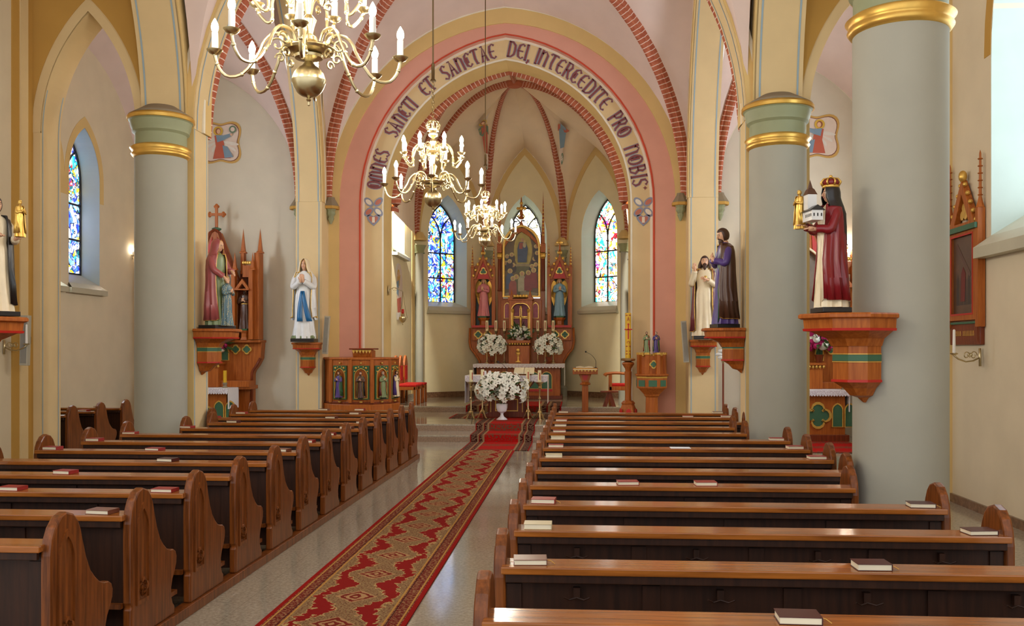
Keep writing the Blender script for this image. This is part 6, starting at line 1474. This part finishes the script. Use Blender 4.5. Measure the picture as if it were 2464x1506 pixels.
# ================================================================ PULPIT
PP = [(-5.37, 19.6), (-5.14, 19.22), (-4.68, 19.02), (-4.22, 19.02), (-3.93, 19.36), (-3.84, 19.75), (-4.3, 19.93), (-5.37, 19.93)]
pcx = -4.6; o = thing('pulpit', 'polygonal red brown wooden pulpit with niches of painted saints', 'pulpit', (pcx, 19.5, .27))
PL_ = [(x-pcx, y-19.5) for x, y in PP]; gro = lambda k: [(x*k, y*k) for x, y in PL_]
MB().prism(gro(1.0), .45, 1.34, XY).build('body', 'altar', o, bevel=.01); MB().prism(gro(1.06), 1.34, 1.39, XY).build('cap', 'altar', o, bevel=.012)
MB().prism(gro(1.07), .0, .42, XY).build('base', 'altar', o, bevel=.015); MB().prism(gro(1.02), .42, .47, XY).build('plinth_moulding', 'altard', o, bevel=.01)
saints = [('purple', 'dkgreen', 'hair'), ('brown', 'black', 'hair'), ('sage', 'plum', 'greyhair'), ('ivory', 'purple', 'hair')]
for k in range(4):
    (x0, y0), (x1, y1) = PL_[1+k], PL_[2+k]; d = Vector((x1-x0, y1-y0)); L_ = d.length; d /= L_; nn = Vector((d.y, -d.x)); mx, my = (x0+x1)/2, (y0+y1)/2
    fr = lambda a, b, c, mx=mx, my=my, d=d, nn=nn: (mx+d.x*a+nn.x*c, my+d.y*a+nn.y*c, b)
    hw_n = min(.14, L_*.36); MB().prism([[(-hw_n-.03, .52), (hw_n+.03, .52), (hw_n+.03, 1.22), (-hw_n-.03, 1.22)], lancet(0, .54, hw_n, 1.0, .17)], 0, .03, fr).build('niche_frame', 'dkgreen', o)
    MB().prism([lancet(0, .54, hw_n, 1.0, .17), lancet(0, .555, hw_n-.014, 1.0, .152)], .0, .036, fr).build('gilt_line', 'gold', o)
    each('gilt_ornament', 'gold', o, [(fr(sg*hw_n*a_1, z_1, .035), (r_1,)*3) for sg in (1, -1) for a_1, z_1, r_1 in ((.75, 1.17, .025), (.95, 1.1, .018), (.35, 1.19, .015))]+[(fr(0, 1.27, .03), (.022,)*3), (fr(0, .47, .03), (.04, .04, .02))])
    p3 = fr(0, .54, .06); aa = atan2(nn.x, -nn.y)
    fig('saint_relief', None, p3, aa, .56, saints[k][0], saints[k][1], None, saints[k][2], True, base='black', basehw=.14, small=True, parent=o, trim='goldp', mop=(.9, .8))
for k in range(1, 6):
    x0, y0 = PL_[k]; MB().box(x0-.035, x0+.035, y0-.035, y0+.035, .45, 1.34).build('corner_post', 'altar', o, bevel=.006)
ld = MB().prism([(-.15, 1.39), (.2, 1.39), (.2, 1.53), (-.2, 1.56), (-.2, 1.5)], -.2, .2, lambda a, b, c: (c+.16, a-.28, b)).build('lectern_desk', 'altar', o, bevel=.01)
MB().prism([(-.24, 1.55), (.22, 1.55), (.22, 1.58), (-.24, 1.58)], -.26, .26, lambda a, b, c: (c+.16, a-.28, b)).build('desk_top', 'altard', o, bevel=.008)
m = MB()
for k in range(6): q0 = -.2+.067*k; m.prism([(q0+.16, 1.54), (q0+.227, 1.54), (q0+.1935, 1.47)], -.505, -.495, XZ)
m.build('gilt_fringe', 'goldp', ld)
# ---- three red chairs by the left chancel wall, facing right
def chair(label, x, y):
    o = thing('chair', label, 'chair', (x, y, .42), 0, 'red seated chairs beside the pulpit')     # seat faces +x
    for sx in (-.26, .26):
        for sy in (-.2, .2): MB().box(sx-.025, sx+.025, sy-.025, sy+.025, 0, .46 if sx > 0 else 1.02).build('leg', 'altar', o, bevel=.004)
    MB().box(-.28, .28, -.225, .225, .38, .46).build('seat_frame', 'altar', o, bevel=.005); MB().box(-.25, .29, -.22, .22, .46, .52).build('seat_cushion', 'velvet', o, bevel=.02)
    MB().prism([(-.24, .98), (.24, .98), (.2, 1.06), (.08, 1.22), (0, 1.25), (-.08, 1.22), (-.2, 1.06)], -.29, -.23, YZ).build('crest', 'altar', o, bevel=.008)
    MB().box(-.27, -.225, -.15, .15, .6, .98).build('back_cushion', 'velvet', o, bevel=.01); MB().box(-.28, -.235, -.2, .2, .52, .6).build('back_rail', 'altar', o)
for k, y in enumerate((23.45, 24.1, 24.75)): chair('wooden chair with red seat beside the pulpit, %s of three' % ('nearest', 'middle', 'furthest')[k], -4.34+.0*k, y)
# ---- lectern, armchair, footstool, paschal candle, font ambo, processional pole
p = W(1408, 883, 22.55); o = thing('lectern', 'slender red brown lectern right of the altar with gilt fringe', 'lectern', (p.x, 22.55, .27))
Hh = p.z-.27
MB().box(-.17, .17, -.12, .12, 0, .05).build('foot', 'altar', o, bevel=.01); MB().box(-.075, .075, -.06, .06, .05, .72).build('column', 'altar', o, bevel=.008); MB().lathe([(.12, .7), (.13, .73), (.1, .77)], n=8).build('collar', 'altar', o)
MB().prism([(-.08, .77), (.08, .77), (.15, Hh-.17), (-.15, Hh-.17)], -.06, .06, XZ).build('tapered_neck', 'altar', o, bevel=.006); MB().prism([(-.04, .82), (.04, .82), (.08, Hh-.19), (-.08, Hh-.19)], -.066, -.06, XZ).build('red_inlay', 'vred', o)
dk = MB().box(-.3, .3, -.2, .2, Hh-.17, Hh-.02).build('desk', 'altar', o, bevel=.008); MB().box(-.29, .29, -.25, .0, Hh-.06, Hh-.05).build('desk_cloth', 'linen', o)
m = MB()
for k in range(7): q0 = -.28+.08*k; m.prism([(q0, Hh-.03), (q0+.08, Hh-.03), (q0+.08, Hh-.06), (q0+.04, Hh-.11), (q0, Hh-.06)], -.215, -.2, XZ)
m.build('gilt_fringe', 'goldp', dk)
bk = thing('open_book', 'open book lying on the lectern right of altar', 'book', (p.x-.02, 22.52, p.z-.018)); MB().prism([(-.2, 0), (.2, 0), (.2, .025), (.1, .04), (.01, .02), (0, .012), (-.01, .02), (-.1, .04), (-.2, .025)], -.13, .13, XZ).build('page_block', 'pages', bk)
mic('black gooseneck microphone on the lectern right of the altar', (p.x+.25, 22.55, p.z-.018), .38)
o = thing('armchair', 'red brown wooden armchair with red seat behind the tall yellow candle', 'chair', (1.1, 23.7, .42)); 
for sx in (-.28, .2):
    for sy in (-.22, .22): MB().box(sx-.035, sx+.035, sy-.03, sy+.03, 0, .78 if sx < 0 else 1.0).build('leg', 'altar', o, bevel=.008)
MB().box(-.32, .22, -.25, .25, .38, .48).build('seat_frame', 'altar', o, bevel=.01); MB().box(-.31, .18, -.22, .22, .48, .55).build('seat_cushion', 'velvet', o, bevel=.02)
for sy in (-.24, .24): sweep(q := MB(), [(-.42, sy, .74), (-.36, sy, .79), (-.1, sy, .81), (.2, sy, .78)], [.045, .03, .03, .028], 8, 4); q.build('arm_rest', 'altar', o, smooth=True)
MB().box(.16, .22, -.22, .22, .55, 1.0).build('back', 'altar', o, bevel=.01)
o = thing('footstool', 'small brown kneeling stool in front of the armchair', 'stool', (.78, 23.2, .42)); MB().box(-.22, .22, -.14, .14, .34, .38).build('top', 'altard', o, bevel=.01); MB().prism([(-.16, 0), (-.05, .34), (.05, .34), (.16, 0), (.06, 0), (0, .2), (-.06, 0)], -.1, .1, XZ).build('trestle', 'altard', o)
x_ = XoY(1511.5)*19.75; o = thing('paschal_candle', 'tall yellow paschal candle with red cross on a red brown turned stand', 'candle', (x_, 19.75, .27))
z1_ = ZC(864, x_, 19.75)-.27; z2_ = ZC(753, x_, 19.75)-.27
MB().lathe([(.27, 0), (.26, .05), (.2, .08), (.17, .3), (.13, .4), (.15, .43), (.1, .48)], n=6).build('base', 'altar', o, bevel=.006)
for k in range(3): a = -pi/2+(k-1)*pi/3; MB().prism(lancet(0, .12, .05, .26, .06), 0, .012, lambda a_, b_, c_, a=a: (cos(a)*(.175+c_)-sin(a)*a_, sin(a)*(.175+c_)+cos(a)*a_, b_)).build('red_inlay', 'vred', o)
MB().lathe([(.07, .47), (.065, .6), (.075, z1_-.26), (.06, z1_-.25), (.065, z1_-.2), (.13, z1_-.1), (.12, z1_-.07), (.06, z1_-.05)], n=12).build('stem', 'altar', o, smooth='auto')
MB().lathe([(.06, z1_-.05), (.15, z1_-.03), (.16, z1_), (.14, z1_+.02), (.06, z1_+.02)], n=20).build('brass_dish', 'brass', o, smooth='auto')
cd = MB().lathe([(.062, z1_+.02), (.062, z2_), (.005, z2_+.005)], n=20).build('candle', 'ywax', o, smooth='auto')
m = MB(); zc1 = z1_+.6; m.prism([(-.012, zc1-.18), (.012, zc1-.18), (.012, zc1+.12), (-.012, zc1+.12)], -.07, -.06, XZ).prism([(-.08, zc1+.01), (.08, zc1+.01), (.08, zc1+.035), (-.08, zc1+.035)], -.07, -.06, XZ); m.ball((0, -.066, zc1+.13), .02, .008, .02); m.build('red_cross', 'vred', cd)
m = MB()   # alpha above the cross, omega below, year digits and bands
al = zc1+.2; m.prism([(-.025, al), (-.015, al), (0, al+.055), (.015, al), (.025, al), (.005, al+.08), (-.005, al+.08)], -.066, -.06, XZ).prism([(-.014, al+.02), (.014, al+.02), (.014, al+.028), (-.014, al+.028)], -.067, -.06, XZ)
om = zc1-.28; m.prism([(.03*cos(t), om+.03+.03*sin(t)) for t in [-.9+2*pi*i/16*.78 for i in range(17)]]+[(.02*cos(t), om+.03+.02*sin(t)) for t in [-.9+2*pi*i/16*.78 for i in range(16, -1, -1)]], -.066, -.06, XZ)
for zz in (zc1+.31, zc1-.34, zc1-.44, z1_+.1): m.prism([(-.05, zz), (-.015, zz), (-.015, zz+.02), (-.05, zz+.02)], -.062, -.04, XZ).prism([(.015, zz), (.05, zz), (.05, zz+.02), (.015, zz+.02)], -.062, -.04, XZ)
m.build('red_lettering', mat('dull red wax', (170, 70, 30)), cd)
# font with castle
x_ = XoY(1568)*19.6; o = thing('baptismal_font', 'red brown wooden font with castle shaped cover right of the arch', 'font', (x_, 19.6, .27)); zt1 = ZC(900, x_, 19.6)-.27
MB().lathe([(.22, 0), (.2, .04), (.14, .08), (.13, zt1-.48), (.16, zt1-.45), (.17, zt1-.42), (.25, zt1-.34), (.3, zt1-.29)], n=8, sides_phase=pi/8).build('stem', 'altar', o, bevel=.004)
MB().lathe([(.32, zt1-.29), (.33, zt1-.27), (.33, zt1-.08), (.3, zt1-.07)], n=8, sides_phase=pi/8).build('bowl', 'altar', o)
for k in range(8):
    a = -pi/2+k*pi/4; MB().box(-.085, .085, -.004, .004, zt1-.25, zt1-.12).xf(Matrix.Translation((.308*cos(a), .308*sin(a), 0)) @ Matrix.Rotation(a+pi/2, 4, 'Z')).build('green_panel', 'pgreen', o)
MB().lathe([(.33, zt1-.08), (.34, zt1-.06), (.34, zt1-.05), (.3, zt1-.045)], n=8, sides_phase=pi/8).build('gilt_line', 'goldp', o)
MB().lathe([(.34, zt1-.045), (.37, zt1-.02), (.37, zt1), (.3, zt1+.01)], n=8, sides_phase=pi/8).build('rim', 'altar', o)
zt2 = ZC(848, x_, 19.6)-.27
cs_ = MB().lathe([(.27, zt1), (.27, zt2-.07), (.0, zt2-.07)], n=8, sides_phase=pi/8).build('castle_wall', 'altar', o)
for k in range(8):
    a = pi/8+k*pi/4; t = MB().box(-.04, .04, -.04, .04, zt1, zt2-.03).xf(Matrix.Translation((.27*cos(a), .27*sin(a), 0)) @ Matrix.Rotation(a, 4, 'Z')).build('castle_turret', 'altar', cs_)
    m = MB()
    for d in (-.035, 0, .035): m.box(d-.012, d+.012, -.045, .045, zt2-.03, zt2+.0)
    m.box(-.05, .05, -.05, .05, zt2-.045, zt2-.028); m.xf(Matrix.Translation((.27*cos(a), .27*sin(a), 0)) @ Matrix.Rotation(a, 4, 'Z')).build('gilt_battlement', 'goldp', cs_)
MB().prism(foil(.02, (zt1+zt2)/2-.02, .09), -.27, -.255, XZ).build('gilt_quatrefoil', 'goldp', cs_); MB().prism(foil(.02, (zt1+zt2)/2-.02, .06), -.275, -.27, XZ).build('green_quatrefoil', 'pgreen', cs_)
m = MB(); rr = random.Random(2)
for k in range(30): m.ball((rr.uniform(-.2, .2), rr.uniform(-.2, .2), zt2-.06), .035, .035, .03, 6, 4)
m.build('gilt_rocks', 'gold', cs_, smooth=True)
for lab, u, rb, mt in (('small bearded figure in red cloak standing on the font castle, left one', 1556, 'sage', 'maroon'), ('small figure in purple with green cloak on the font castle, right one', 1579, 'purple', 'dkgreen')):
    xx = XoY(u)*19.55; fig('saint_figurine', lab, (xx, 19.55, .27+zt2-.02), 0, .45, rb, mt, None, 'hair' if u < 1560 else 'greyhair', True, base='black', basehw=.16, small=True, mop=(1.0, .7), cat='figurine')
x_ = XoY(1740)*17.7; o = thing('processional_cross', 'tall turned processional pole with brass cross and white bow, standing right of the foremost pew', 'cross', (x_, 17.7, 0)); z0_ = ZC(810, x_, 17.7)
MB().lathe([(.2, 0), (.18, .04), (.05, .09), (.03, .12), (.022, .3), (.03, .55), (.018, .6), (.016, z0_-.5)], n=12).build('pole', 'altard', o, smooth='auto')
MB().lathe([(.016, z0_-.5), (.03, z0_-.45), (.018, z0_-.4), (.015, z0_-.1), (.04, z0_-.05), (.012, z0_), (.012, z0_+.25)], n=12).build('brass_socket', 'brass', o, smooth='auto')
MB().box(-.16, .16, -.012, .012, z0_+.02, z0_+.05).ball((-.17, 0, z0_+.035), .03).ball((.17, 0, z0_+.035), .03).ball((0, 0, z0_+.27), .03).build('brass_cross', 'brass', o, smooth='auto')
m = MB()
for k in range(6): a = k*pi/3; m.grid([[(.0, -.03, z0_-.33)], [(.0, -.03, z0_-.33)]]) if False else m.ball((.08*cos(a), -.03, z0_-.33+.07*sin(a)), .065, .02, .035, 8, 6)
m.build('white_bow', 'wpaint', o, smooth=True)
